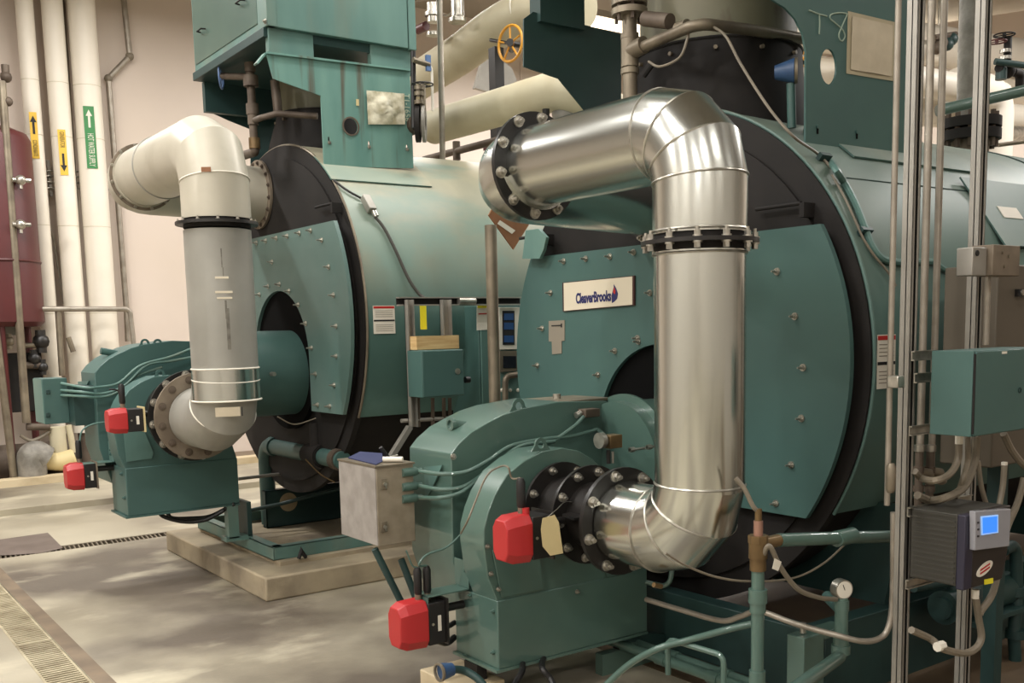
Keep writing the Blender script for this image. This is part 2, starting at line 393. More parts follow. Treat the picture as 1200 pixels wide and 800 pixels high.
# curb slab at the back left (raised floor)
struct(MB().box((-6, 11.68, .06), (XB, 11.9, .135)).build('trim_5', padlight))
struct(MB().box((-6, 11.9, 0), (XB, YW, .06)).build('trim_8', stripc))
struct(MB().box((-6, 10.15, 0), (XB, 11.9, .06)).build('trim_6', concrete))
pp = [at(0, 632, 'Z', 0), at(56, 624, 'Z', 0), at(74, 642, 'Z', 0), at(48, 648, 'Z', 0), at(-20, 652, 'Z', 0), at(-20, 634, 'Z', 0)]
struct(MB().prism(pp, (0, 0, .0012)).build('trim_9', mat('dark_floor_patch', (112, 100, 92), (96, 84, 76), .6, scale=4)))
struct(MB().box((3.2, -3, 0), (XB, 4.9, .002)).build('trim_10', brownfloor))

# far boiler pad
o = MB().box((2.25, 5.69, 0), (8.2, 7.62, .148)).build('concrete_pad', padc, bevel=.012)
tag(o, 'low raised concrete housekeeping pad under the far boiler', 'concrete pad')

# ================================================================ BOILERS
def circ_pts(x, yc, zc, r, a0, a1, n): return [Vector((x, yc+r*math.sin(a0+(a1-a0)*i/n), zc+r*math.cos(a0+(a1-a0)*i/n))) for i in range(n+1)]
def boiler(P):
    Xd, Xr, Yc, Zc, Rd, Rr, Xe = P['Xd'], P['Xr'], P['Yc'], P['Zc'], P['Rd'], P['Rr'], P['Xe']
    t = thing('boiler', (Xr, Yc, P['z0']), P['label'], 'boiler')
    # jacket: a sheet that leaves the belly open
    a = P['jack']; b = MB(); R = Rr
    n = 72; r1 = circ_pts(Xr, Yc, Zc, R, -a, a, n); r2 = circ_pts(Xe, Yc, Zc, R, -a, a, n); r3 = circ_pts(Xe, Yc, Zc, R-.02, -a, a, n); r4 = circ_pts(Xr, Yc, Zc, R-.02, -a, a, n)
    V = [[b.bm.verts.new(p) for p in r] for r in (r1, r2, r3, r4)]
    for i in range(4): b.quadstrip(V[i], V[(i+1) % 4], closed=False)
    for q in (0, -1): b.bm.faces.new([V[i][q] for i in range(4)])
    shell = b.build('jacket', P['shell'], t)
    # bright edge trim
    e = MB(); e.tube(circ_pts(Xr-.004, Yc, Zc, R+.001, -a, a, n), .008, 8); e.build('jacket_edge', P['edge'], shell)
    for xb in P['bands']:
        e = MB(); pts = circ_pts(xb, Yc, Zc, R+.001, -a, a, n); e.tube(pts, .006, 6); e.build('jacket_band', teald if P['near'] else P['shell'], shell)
    # pressure vessel under the jacket, and its black ring plate
    MB().cyl((Xr+.02, Yc, Zc), (Xe-.05, Yc, Zc), R-.05, seg=72).build('pressure_vessel', black, t)
    MB().cyl((Xr-.02, Yc, Zc), (Xr+.02, Yc, Zc), R-.005, seg=96).build('head_plate', black, t)
    MB().cyl((Xe-.05, Yc, Zc), (Xe+.0, Yc, Zc), R-.03, seg=72).build('rear_plate', black, t)
    # front door: disc cut by chords, with the arch for the burner
    zt, zb = P['zt'], P['zb']; yo, zo, ro = P['arch']; zab = P['archbottom']
    at_ = math.acos((zt-Zc)/Rd); ab = math.acos((zb-Zc)/Rd)
    out = [Vector((Xd, Yc+Rd*math.sin(k), Zc+Rd*math.cos(k))) for k in [at_+(ab-at_)*i/30 for i in range(31)]]
    out += [Vector((Xd, yo+ro, zb)), ]+[Vector((Xd, yo+ro*math.cos(k), zo+ro*math.sin(k))) for k in [PI*i/28 for i in range(29)]]+[Vector((Xd, yo-ro, zb))]
    out += [Vector((Xd, Yc+Rd*math.sin(k), Zc+Rd*math.cos(k))) for k in [-ab+(ab-at_)*i/30 for i in range(31)]]
    door = MB(); door.plate_holes(out, [], (.025, 0, 0)); door = door.build('front_door', P['door'], t)
    # dished stand-off behind the door
    MB().cyl((Xr-.035, Yc, Zc), (Xr-.02, Yc, Zc), Rd-.06, seg=72).build('door_backing', black, t)
    MB().cyl((Xd+.026, yo, zo), (Xd+.06, yo, zo), ro+.04, seg=48).build('dark_opening_disc', hole_dark, t)  # near-black disc stands in for the dark inside of the burner arch
    first = None
    for (px, py) in P['bolts']:
        p = at(px, py, 'X', Xd)
        if first is None:
            f0 = p; q = MB(); q.cyl(p, p-X_*.006, .016, seg=14); q.cyl(p-X_*.006, p-X_*.016, .011, seg=6); q.cyl(p-X_*.016, p-X_*.04, .0065, .004, seg=8)
            first = q.build('door_stud', steel, door)
        else: stamp('door_stud', first, door, p-f0)
    # hinge bracket on the ring plate
    for (px, py) in P['hinge']:
        p = at(px, py, 'X', Xr-.02); MB().box(p-Vector((.07, .012, .06)), p+Vector((0, .012, .0))).build('door_lug', black, t)
        MB().cyl(p-Vector((.05, 0, 0))+Y_*.02, p-Vector((.05, 0, 0))+Y_*.26, .009, seg=8).build('hinge_rod', black, t)
    return t
Lb = dict(Xd=2.81, Xr=2.91, Yc=6.70, Zc=1.677, Rd=1.165, Rr=1.197, Xe=4.62, z0=.148, jack=2.1, shell=shellL, door=tealdust, edge=nickel, near=False,
    label='far boiler with dusty teal jacket standing on a concrete pad', zt=2.28, zb=1.095, arch=(6.60, 1.44, .455), archbottom=1.1, bands=(), hinge=((400, 238),),
    bolts=[(300+x/4, y) for x, y in ((258, 270), (205, 273), (148, 276.5), (97, 279), (48, 282), (5, 284.5), (310, 281.2), (77, 306.7), (112, 333), (58, 335.5), (342, 312.5), (18, 345), (157, 341), (200, 357), (365, 345.7), (235, 379), (377, 382), (377, 417), (280, 438), (368, 451), (262, 407.5), (290, 474), (347, 475.7))])
Rb = dict(Xd=3.52, Xr=3.60, Yc=3.67, Zc=1.422, Rd=1.145, Rr=1.205, Xe=7.6, z0=0, jack=2.13, shell=shellR, door=teal, edge=shellR, near=True,
    label='near boiler with big teal front door carrying a white sign', zt=2.0, zb=.762, arch=(3.62, 1.05, .46), archbottom=.8, bands=(5.9,), hinge=((952, 238), (650, 275)),
    bolts=[(661, 306), (687, 303), (715, 300.5), (743, 295.5), (645.5, 343), (635.7, 384.7), (762, 343), (747.5, 396), (630, 428), (701, 439), (721, 411), (748.5, 400), (911, 318), (932, 370.5), (941.5, 430.5), (939.5, 490), (927.5, 544.5), (909.5, 589.5)])
boilL = boiler(Lb); boilR = boiler(Rb)

# skids
def channel_frame(root, x0, x1, y0, y1, z0, h, w=.07, m=tealL, name='skid_beam'):
    MB().box((x0, y0, z0), (x0+.008, y1, z0+h)).box((x0, y0, z0+h-.008), (x0+w, y1, z0+h)).box((x0, y0, z0), (x0+w, y1, z0+.008)).build(name, m, root, bevel=.002)
    for y, s in ((y0, 1), (y1, -1)):
        MB().box((x0+.01, min(y, y+s*.008), z0), (x1, max(y, y+s*.008), z0+h)).box((x0+.01, min(y, y+s*w), z0+h-.008), (x1, max(y, y+s*w), z0+h)).build(name, m, root, bevel=.002)
zc0 = .175
ch = (at(321, 642, 'X', 2.43).z-zc0)
channel_frame(boilL, 2.43, 3.35, 5.99, 7.42, zc0, ch)
MB().box((2.45, 5.93, .148), (3.4, 7.45, .174)).build('grout_bed', padc, boilL)
# inner skid of the far boiler: two tall beams with lightening holes
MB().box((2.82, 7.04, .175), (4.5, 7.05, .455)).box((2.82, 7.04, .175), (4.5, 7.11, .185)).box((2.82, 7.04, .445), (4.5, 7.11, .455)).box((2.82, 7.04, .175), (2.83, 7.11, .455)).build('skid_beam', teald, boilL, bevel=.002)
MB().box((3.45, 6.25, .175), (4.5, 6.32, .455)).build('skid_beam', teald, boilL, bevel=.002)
MB().cyl(at(338, 588, 'Y', 7.04), at(338, 588, 'Y', 7.04)-Y_*.004, .07, seg=28).build('hole_disc', padlight, boilL, label='pale disc standing in for a beam hole that shows the floor')  # pale disc put in for the floor showing through a beam hole
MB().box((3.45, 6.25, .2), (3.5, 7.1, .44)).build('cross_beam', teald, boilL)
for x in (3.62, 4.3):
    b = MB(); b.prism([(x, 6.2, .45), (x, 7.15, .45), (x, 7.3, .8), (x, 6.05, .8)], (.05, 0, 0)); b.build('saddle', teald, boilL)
# near boiler skid
ys = 2.55
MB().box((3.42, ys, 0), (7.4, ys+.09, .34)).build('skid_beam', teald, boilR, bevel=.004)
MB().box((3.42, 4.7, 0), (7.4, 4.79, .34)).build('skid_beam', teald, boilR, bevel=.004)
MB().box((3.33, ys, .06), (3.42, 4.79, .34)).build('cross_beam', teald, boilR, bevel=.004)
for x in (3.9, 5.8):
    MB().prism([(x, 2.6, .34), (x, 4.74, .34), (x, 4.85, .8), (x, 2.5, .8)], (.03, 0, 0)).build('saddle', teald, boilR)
MB().prism(AX(3.46, (616, 270), (631, 268), (640, 278), (637, 292), (632, 303), (612, 303)), (.02, 0, 0)).build('corner_plate', tealL, boilR)

# ---- skirts + economizer supports on top
def stackset(P):
    pass
# far: skirt strip
def skirt(root, x0, x1, Yc, Zc, R, a0, a1, m):
    b = MB(); n = 12; r = [circ_pts(x, Yc, Zc, rr, a0, a1, n) for x, rr in ((x0, R+.012), (x1, R+.012), (x1, R+.003), (x0, R+.003))]
    V = [[b.bm.verts.new(p) for p in q] for q in r]
    for i in range(4): b.quadstrip(V[i], V[(i+1) % 4], closed=False)
    for q in (0, -1): b.bm.faces.new([V[i][q] for i in range(4)])
    return b.build('saddle_skirt', m, root)

YL = 6.0
def zs(p): return p
far_sup = thing('stack_support', (3.1, 6.7, 2.7), 'faded teal plate support with round hole and plastic patch on top of the far boiler', 'plate support')
pl = AY(YL, (312, 62), (480, 82.5), (482, 120), (485, 197), (380, 195), (376, 112), (320, 92))
pl[3] = Vector((pl[2].x, YL, pl[3].z))
hc = at(411, 148, 'Y', YL); hr = .052
def hole(c, r, n=24, sx=1, sz=1): return [Vector((c.x+r*sx*math.cos(2*PI*i/n), c.y, c.z+r*sz*math.sin(2*PI*i/n))) for i in range(n)]
slots = [hole(at(px, py, 'Y', YL), .008, 8, 1, 2.2) for px, py in ((385.5, 163), (432.5, 168), (477, 172))]
b = MB().plate_holes(pl, [hole(hc, hr)]+slots, (0, .01, 0)).build('near_plate', tealrust, far_sup)
nr = MB().ring(hc-Y_*.003, Y_, hr+.008, hr-.001, .006, 28).build('hole_rim', brown, b)
MB().box(at(381, 62, 'Y', YL-.02)-Vector((0, .03, .0)), at(480, 82, 'Y', YL+.0)+Vector((0, .02, .012))).bm.free()
b = MB(); p0 = pl[0]; b.obox((p0+pl[1])/2+Vector((0, .03, .0)), pl[1]-p0, (0, .09, 0), (0, 0, .012)); b.build('top_lip', tealrust, far_sup)
MB().bar(pl[0]+Y_*.03, at(302, 74, 'Y', YL)+Y_*.03, .06, .01).build('bent_lip', tealrust, far_sup)
for px, py in ((386, 166), (432.5, 171), (477, 174)): hexbolt(at(px, py+1, 'Y', YL), -Y_, .009, .012, far_sup)
q = AY(7.4, (243, 104), (240, 110), (242, 129), (268, 141), (293, 151), (295, 225), (400, 230), (400, 104)); b = MB().plate_holes(q, [AY(7.4, (300, 97), (318, 99), (318, 112), (299, 110))], (0, .01, 0)).build('far_plate', teald, far_sup)
# label slot + plastic patch
p = at(419, 120, 'Y', YL-.002); MB().box(p-Vector((.009, .002, .02)), p+Vector((.009, .002, .02))).build('label_slot', manila, far_sup)
cs = AY(YL-.004, (429, 106), (473, 110), (474, 146), (431, 146))
b = MB(); n = 10; G = []
for i in range(n+1):
    row = []
    for j in range(n+1):
        u, v = i/n, j/n; p = cs[0]*(1-u)*(1-v)+cs[1]*u*(1-v)+cs[2]*u*v+cs[3]*(1-u)*v
        row.append(b.bm.verts.new(p-Y_*(.004+.03*random.random()*(math.sin(PI*u)*math.sin(PI*v)+.2))))
    G.append(row)
for i in range(n):
    for j in range(n): b.bm.faces.new((G[i][j], G[i+1][j], G[i+1][j+1], G[i][j+1]))
o = b.build('plastic_patch', plastic, far_sup, sharp=180)
md = o.modifiers.new('thickness', 'SOLIDIFY'); md.thickness = .001
text('T1-1658', .055, at(477, 126, 'Y', YL-.003), (0, 0, -1), (1, 0, 0), chalkl, far_sup, 'chalk_marks', squeeze=.95)
sk = skirt(far_sup, pl[4].x-.02, pl[3].x+.06, 6.7, 1.677, 1.197, -.76, -.52, shellL)

# green casing above (economizer)
cx0 = at(315, 30, 'Y', YL).x; zb0 = at(315, 30, 'Y', YL).z; cx1 = at(488, 60, 'Y', YL).x
ec = thing('economizer_casing', ((cx0+cx1)/2, 6.7, zb0), 'big faded green sheet metal casing above the far boiler', 'sheet metal casing')
b = MB().box((cx0, YL, zb0), (cx1-.06, 7.33, 4.6)).build('casing', tealL, ec, bevel=.004)
MB().box((cx1-.055, YL-.004, zb0-.005), (cx1, YL+.3, 4.6)).build('corner_post', tealL, ec, bevel=.003)
MB().box((cx0-.02, YL+.04, zb0-.055), (cx1, 7.33, zb0)).build('bottom_frame', teald, ec, bevel=.003)
MB().box((cx0-.012, YL-.006, zb0+.0), (cx0+.05, YL+.14, 4.6)).build('corner_post', tealL, ec, bevel=.003)
MB().box((cx0-.006, YL+.16, zb0+.05), (cx0, 7.30, 4.6)).build('front_panel', mint, ec, bevel=.002)
for (px, py) in ((238, 36), (284, 3)):
    p = at(px, py, 'X', cx0-.01); MB().tube([p+Y_*.05, p+Y_*.04-X_*.03, p-Y_*.04-X_*.03, p-Y_*.05], .005, 6).build('handle', black, ec)
p = at(311, 25, 'X', cx0-.02); hexbolt(p, -X_, .012, .012, ec)
for a, c in ((313, 366), (432, 480)):
    pa = at(a, 45, 'Y', YL+.05); pc = at(c, 60, 'Y', YL+.05)
    MB().box((pa.x, YL+.03, pl[0].z-.0), (pc.x, YL+.08, zb0)).build('stand_off', tealL, far_sup, bevel=.003)
MB().box((cx0+.05, 7.3, pl[0].z-.1), (cx1, 7.35, zb0-.055)).build('stand_off', teald, far_sup)

# stacks
def stack(P):
    x, y, r = P['x'], P['y'], P['r']; zj = P['zj']; z0 = P['z0']
    t = thing('flue_stack', (x, y, z0), P['label'], 'flue stack')
    MB().lathe((x, y, 0), Z_, [(zj, r*.97), (zj+.06, r*.97), (P['zt'], r*.97)], 48).build('stack_pipe', olive, t)
    if P.get('flare'):
        b = MB(); L = []
        for k in range(9):
            q = k/8; e = q**1.6; rx = P['flare'][0]*(1-e)+r*1.03*e; ry = P['flare'][1]*(1-e)+r*1.03*e
            L.append([b.bm.verts.new((x+rx*math.cos(2*PI*i/56), y+.2*(1-e)+ry*math.sin(2*PI*i/56), z0+(zj-z0)*q)) for i in range(56)])
        for k in range(8): b.quadstrip(L[k], L[k+1])
        b.bm.faces.new(list(reversed(L[0]))); b.bm.faces.new(L[-1]); b.build('stack_base', black, t)
    else: MB().lathe((x, y, 0), Z_, [(z0, P['rb']), (z0+.12, P['rb']*.99), (zj-.16, r*1.06), (zj, r*1.03)], 56).build('stack_base', black, t)
    MB().torus((x, y, zj), Z_, r*1.03, .008, 48, 6).build('joint_band', black, t)
    f = None
    for i in range(12):
        a = 2*PI*i/12+.2; d = Vector((math.cos(a), math.sin(a), 0)); p = Vector((x, y, zj-.05))+d*r*1.035
        q = MB(); q.cyl(p, p+d*.018, .01, seg=8); q.build('bolt', nickel, t)
    return t
# ================================================================ WHITE/GREY DUCT LOOPS
def duct(P):
    t = thing('air_duct', P['base'], P['label'], 'duct')
    xv, yv, r = P['x'], P['y'], P['r']; zl, zt = P['zl'], P['zt']; yf, ye = P['yf'], P['ye']; n = P['gores']; R = P['R']
    m1, m2 = P['mlow'], P['mtop']
    zf = P['zflange']
    low = fillet([(xv, yf, zl), (xv, yv, zl), (xv, yv, zf-.03)], R, n)
    lo = MB().tube(low, r, 56).build('lower_duct', m1, t, sharp=P['sharp'])
    top = fillet([(xv, yv, zf+.03), (xv, yv, zt), (xv, ye-P['eg'], zt)], R, n)
    to = MB().tube(top, r*1.02, 56).build('upper_duct', m2, t, sharp=P['sharp'])
    rr = P['rr']; zr = zt-P.get('drop', 0)
    rear = fillet([(xv, ye-P['eg'], zt), (xv, ye, zr), (P['xb'], P['yb'], P['zbk'])], P['Rr'], P['rg'])
    re = MB().tube(rear, rr, 56).build('rear_duct', P['mrear'], t, sharp=P['sharp'])
    # raised seams
    def seam(o, path, idx, rad, m):
        for i in idx:
            a = path[max(0, i-1)]; b_ = path[min(len(path)-1, i+1)]; MB().torus(path[i], (b_-a), rad, P['bead'], 56, 6).build('seam_bead', m, o)
    seam(lo, low, P['lseam'], r+.001, P['mbead']); seam(to, top, P['tseam'], r*1.02+.001, P['mbead'])
    for (z_, q) in P['bands']: MB().torus((xv, yv, z_), Z_, r+.002, P['bead'], 56, 6).build('seam_bead', P['mbead'], lo)
    return t, low, top, rear
Rd_ = dict(x=2.652, y=2.527, r=.161, zl=.835, zt=2.275, yf=2.93, ye=3.62, zflange=1.885, gores=3, R=.30, mlow=silver, mtop=silverh, sharp=14, eg=.16, rr=.185, drop=.03, xb=3.56, yb=3.67, zbk=2.22,
    mrear=silverh, Rr=.2, rg=4, bead=.0045, lseam=(1, 2, 3, 4), tseam=(1, 2, 3, 4), mbead=steel, bands=(), base=(2.652, 2.527, .6), label='shiny polished aluminium duct looping from the near burner up to the near boiler')
dR, lowR, topR, rearR = duct(Rd_)
# flange at mid height with clamp rings
flange(dR, (2.652, 2.527, 1.885), Z_, .205, .15, .014, 12, .188, name='flange', both=True, bh=.028, br=.012)
MB().cyl((2.652, 2.527, 1.845), (2.652, 2.527, 1.925), .158, seg=48).build('flange_neck', black, dR)
MB().torus((2.652, 2.527, 1.845), Z_, .163, .005, 56, 6).build('seam_bead', steel, dR); MB().torus((2.652, 2.527, 1.925), Z_, .166, .005, 56, 6).build('seam_bead', steel, dR)
flange(dR, (2.652, 3.46, 2.275), -Y_, .222, .15, .02, 10, .197, name='flange', bh=.03, br=.017, ph=.2)
flange(dR, (3.545, 3.67, 2.22), -X_, .225, .15, .02, 12, .205, name='flange', bh=.03, br=.014, ph=.1)
# damper spool between burner and duct
sp = thing('damper_spool', (2.652, 3.14, .6), 'black flanged damper spool between the near burner and the shiny duct', 'damper')
spc = Vector((2.652, 0, .835))
MB().cyl(spc+Y_*2.95, spc+Y_*3.36, .135, seg=40).build('spool_body', blackm, sp)
flange(sp, spc+Y_*2.945, -Y_, .215, .13, .02, 8, .19, name='flange', bh=.034, br=.016, ph=.25)
flange(sp, spc+Y_*3.14, -Y_, .205, .13, .014, 10, .178, name='flange', bh=.028, br=.014, ph=.1)
flange(sp, spc+Y_*3.33, -Y_, .2, .13, .014, 8, .175, name='flange', bh=.026, br=.013, ph=.3)
MB().prism([spc+Vector((-.1, 2.98, .02)), spc+Vector((-.1, 3.12, .02)), spc+Vector((-.18, 3.1, .02)), spc+Vector((-.2, 3.0, .02))], (0, 0, .01)).build('bracket', blackm, sp)

Ld_ = dict(x=2.008, y=5.495, r=.180, zl=1.12, zt=2.625, yf=5.98, ye=6.98, zflange=2.2, gores=2, R=.24, mlow=greyduct, mtop=whiteduct, sharp=14, eg=.22, rr=.192, drop=.02, xb=2.875, yb=6.98, zbk=2.585,
    mrear=whiteduct, Rr=.21, rg=3, bead=.005, lseam=(2, 3), tseam=(1,), mbead=white, bands=((1.42, 0),), base=(2.008, 5.495, .9), label='weathered grey and white duct looping from the far burner up to the far boiler')
dL, lowL, topL, rearL = duct(Ld_)
flange(dL, (2.008, 5.495, 2.205), Z_, .22, .17, .016, 12, .203, name='flange', bh=.016, br=.008)
MB().cyl((2.008, 5.495, 2.18), (2.008, 5.495, 2.23), .178, seg=40).build('flange_neck', black, dL)
flange(dL, (2.862, 6.98, 2.585), -X_, .238, .17, .018, 16, .216, m=flangegrey, bm_=brown, name='flange', bh=.012, br=.012)
flange(dL, (2.008, 6.78, 2.623), -Y_, .21, .17, .014, 12, .2, m=flangegrey, bm_=steel, name='flange', bh=.01, br=.008)
MB().cyl((2.008, 5.495, 1.245), (2.008, 5.495, 1.42), .184, seg=56).build('bright_band', silver, dL, label='shiny metal band')
MB().torus((2.008, 5.495, 1.245), Z_, .187, .005, 56, 6).build('seam_bead', white, dL)
MB().torus((2.008, 6.35, 2.625), Y_, .186, .005, 56, 6).build('seam_bead', greyduct, dL)
for (px, py, wx, wz, m) in ((267, 187, .05, .025, cardboard),):
    p = at(px, py, 'X', 1.9); d = Vector((math.cos(YAW+PI), math.sin(YAW+PI), 0)); q = Vector((2.008, 5.495, at(px, py, 'X', 1.9).z))+Vector((-.10, -.158, 0))
    MB().obox(q, (Vector((-.158, .10, 0)).normalized()*wx), Vector((-.10, -.158, 0)).normalized()*.003, (0, 0, wz)).build('sticker', m, dL, label='small tan sticker')
dd = Vector((-.345, -.94, 0)).normalized()
for i, (px, py, wz, wx) in enumerate(((268, 300, .10, .006), (270, 318, .06, .005), (266, 324, .012, .07), (269, 341, .012, .09), (270, 348, .010, .08), (272, 362, .10, .010), (275, 385, .22, .018))):
    zz = at(px, py, 'X', 1.95).z; a = math.atan2(-.94, -.345)+(px-262)*.012; n_ = Vector((math.cos(a), math.sin(a), 0))
    MB().obox(Vector((2.008, 5.495, zz))+n_*.1795, n_.cross(Z_)*wx, n_*.0025, (0, 0, wz)).build('scuff_mark', scuff if wz > wx else ivory, dL)
q = Vector((2.008, 5.495, 1.19))+dd*.181
MB().obox(q, dd.cross(Z_)*.13, dd*.004, (0, 0, .05)).build('sticker', creased, dL, label='pale printed sticker')
MB().obox(q+dd*.002-dd.cross(Z_)*.075, dd.cross(Z_)*.006, dd*.004, (0, 0, .05)).build('sticker', inkblack, dL, label='black print bar')
sp = thing('damper_spool', (2.008, 6.2, .9), 'black flanged damper spool between the far burner and the grey duct', 'damper')
spc = Vector((2.008, 0, 1.125))
MB().cyl(spc+Y_*6.06, spc+Y_*6.4, .2, seg=40).build('spool_body', blackm, sp)
flange(sp, spc+Y_*6.075, -Y_, .275, .15, .016, 12, .25, name='flange', bh=.03, br=.018, ph=.15, bm_=steel)
flange(sp, spc+Y_*6.0, -Y_, .26, .175, .018, 12, .222, m=flangegrey, bm_=brown, name='flange', bh=.012, br=.017, label='dusty beige flange')

# ================================================================ BURNERS
def burner(P):
    xb, yn, yf, zb, zt_, xe = P['xb'], P['yn'], P['yf'], P['zb'], P['ztop'], P['xe']
    t = thing('burner', (xb+.3, yn, zb), P['label'], 'burner')
    # near scroll housing
    S1 = [Vector((x, yn, z)) for x, z in P['scroll']]
    MB().prism(S1, (0, .18, 0)).build('blower_scroll', P['m'], t, sharp=25, bevel=.004)
    # folded base box
    MB().box((xb-.004, yn-.006, zb), (xe, yf+.004, zt_)).build('base_box', P['m'], t, bevel=.004)
    MB().box((xb-.02, yn-.012, zb-.012), (xe, yf+.01, zb)).build('base_lip', P['m'], t)
    # big rear scroll
    S2 = [Vector((x, yf+.005, z)) for x, z in P['big']]
    MB().prism(S2, (0, P['bw'], 0)).build('main_housing', P['m'], t, sharp=25, bevel=.004)
    # burner barrel running into the boiler door
    c = P['barrel']
    MB().cyl((c[0], c[1], c[2]), (P['Xd']+.06, c[1], c[2]), c[3], seg=64).build('burner_barrel', P['m'], t)
    MB().torus((P['xf'], c[1], c[2]), X_, c[3]+.004, .014, 56, 8).build('barrel_flange', P['m'], t)
    MB().ring((P['xf']-.03, c[1], c[2]), X_, c[3]+.035, c[3]-.02, .014, 56).build('end_plate', P['m'], t)
    # lifting lugs
    for (px, py, yy, rr) in P['lugs']:
        p = at(px, py, 'Y', yy); b = MB(); n = 14
        o = [p+Vector((rr*1.9*math.cos(k), 0, rr*1.9*math.sin(k))) for k in [PI*i/n for i in range(n+1)]]+[p+Vector((-rr*3.2, 0, -rr*1.6)), p+Vector((rr*3.2, 0, -rr*1.6))]
        b.plate_holes(o, [hole(p, rr, 16)], (0, .008, 0)); b.build('lifting_lug', P['m'], t)
    return t
scroll = [(0, 0), (0, .29), (-.045, .40), (-.061, .535), (-.058, .606), (-.035, .674), (.0, .741), (.064, .819), (.153, .868), (.25, .9), (.36, .905), (.45, .885), (.53, .84), (.6, .78), (.66, .7), (.73, .60), (.80, .45), (.845, .30), (.845, 0)]
bigR = [(.07, .17), (-.005, .40), (-.006, .553), (.0, .883), (.04, .924), (.11, .971), (.19, 1.003), (.28, 1.035), (.38, 1.056), (.6, 1.075), (.90, 1.06), (.94, 1.0), (.955, .9), (.95, .6), (.9, .3), (.8, .17)]
xb, zb = 2.335, .183
bR = burner(dict(xb=xb, yn=3.37, yf=3.69, zb=zb, ztop=.478, xe=3.18, scroll=[(xb+a, zb+c) for a, c in scroll], big=[(xb+a, zb+c) for a, c in bigR], bw=.36, m=mint,
    barrel=(3.2, 3.60, .96, .285), Xd=3.52, xf=3.3, lugs=((634, 521, 3.38, .016), (608, 475.5, 3.70, .018)), label='near burner with sage green curved blower housing'))
xb2, zb2 = 1.675, .5
s2 = 1.0
bL = burner(dict(xb=xb2, yn=6.41, yf=6.74, zb=zb2, ztop=.80, xe=2.385, scroll=[(xb2+a*.84, zb2+(c if c < .3 else .29+(c-.29)*.93)) for a, c in scroll], big=[(xb2+a*.84-.06, zb2+c) for a, c in bigR], bw=.36, m=teal,
    barrel=(2.25, 6.50, 1.34, .285), Xd=2.81, xf=2.42, lugs=((188, 438, 6.42, .015), (170, 402, 6.75, .015), (185, 402, 6.75, .015)), label='far burner with teal curved blower housing'))
# details on near burner
# grips: round sight stub on the curved top
p = at(529, 497, 'Y', 3.86); MB().cyl(p+X_*.16-Z_*.03, p, .024, seg=20).ring(p, X_, .03, .02, .02, 24).build('sight_tube', mint, bR)
MB().cyl(p+X_*.004, p+X_*.006, .021, seg=16).build('sight_glass', rubber, bR)
p = at(118, 411, 'Y', 6.9); MB().cyl(p+X_*.1-Z_*.02, p, .022, seg=16).build('sight_tube', teal, bL)
# bolts along folds of the near burner
for (px, py, y) in ((531, 535, 3.685), ):
    hexbolt(at(px, py, 'Y', y), -Y_, .011, .014, bR, steel)
for (px, py) in ((571, 640), (575, 672), (584, 690), (676, 693)): hexbolt(at(px, py, 'Y', 3.364), -Y_, .008, .012, bR, steel)
for (px, py) in ((551, 697), (578, 716), (578, 764), (547, 668)): hexbolt(at(px, py, 'X', xb-.006), -X_, .008, .012, bR, mint)
for (px, py) in ((143, 555), (146, 583), (131, 527), (131, 532)): hexbolt(at(px, py, 'X', xb2-.006), -X_, .01, .012, bL, teal)
# riser panel on the near scroll front
pp = AY(3.36, (577, 644), (632, 640), (637, 690), (588, 700)); MB().prism(pp, (0, .006, 0)).build('access_panel', mint, bR, bevel=.002)
pp = AY(3.362, (706, 660), (752, 664), (750, 669), (712, 676)); MB().prism(pp, (0, .006, 0)).build('panel_tab', mint, bR)
pp = AY(6.402, (143, 490), (160, 484), (180, 530), (178, 537), (148.5, 541)); MB().prism(pp, (0, .006, 0)).build('access_panel', tealL, bL)
# shadow gap plate and small triangular gusset on the main housing front
pp = AX(2.32, (497, 547), (518, 545), (507, 570), (498, 585)); MB().prism(pp, (.006, 0, 0)).build('gusset', tealL, bR, label='pale triangular plate')
pp = AX(xb2-.075, (91, 447), (104, 446), (97, 460), (92, 462)); MB().prism(pp, (.006, 0, 0)).build('gusset', tealL, bL)
# top hatch
q = at(660, 469, 'Y', 3.85); MB().box((q.x-.14, 3.72, q.z-.005), (q.x+.2, 4.02, q.z+.008)).build('top_hatch', nickel, bR, bevel=.002)
MB().cyl((q.x+.0, 3.9, q.z+.008), (q.x+.0, 3.9, q.z+.03), .02, seg=12).build('hatch_knob', steel, bR)
# actuator bracket arms
def bracket(root, yv_, z, x0, x1, m): MB().box((x0, yv_-.05, z-.006), (x1, yv_+.06, z)).box((x0, yv_-.05, z-.04), (x0+.006, yv_+.06, z)).box((x1-.006, yv_-.05, z-.0), (x1, yv_+.06, z+.12)).build('bracket', m, root, bevel=.002)
q = at(520, 693, 'Y', 3.6); bracket(bR, 3.62, q.z, q.x-.1, xb-.005, mint)
q = at(115, 541, 'Y', 6.68); bracket(bL, 6.68, q.z, q.x-.12, xb2-.005, tealL)
# legs / support brackets
MB().box((3.1, 3.40, .1), (3.16, 3.66, .183)).box((2.95, 3.42, 0.0), (3.3, 3.47, .1)).build('support_foot', mint, bR)
MB().bar((3.05, 3.42, .18), (3.33, 3.42, .1), .05).build('support_arm', teald, bR)
q = at(268, 600, 'Y', 6.42)
b = MB(); b.box((2.30, 6.40, .27), (2.37, 6.47, .5)).box((2.28, 6.40, .25), (2.46, 6.5, .28)); b.build('support_foot', tealL, bL)
MB().box((2.43, 6.4, .27), (2.46, 6.6, .5)).build('support_foot', teald, bL)
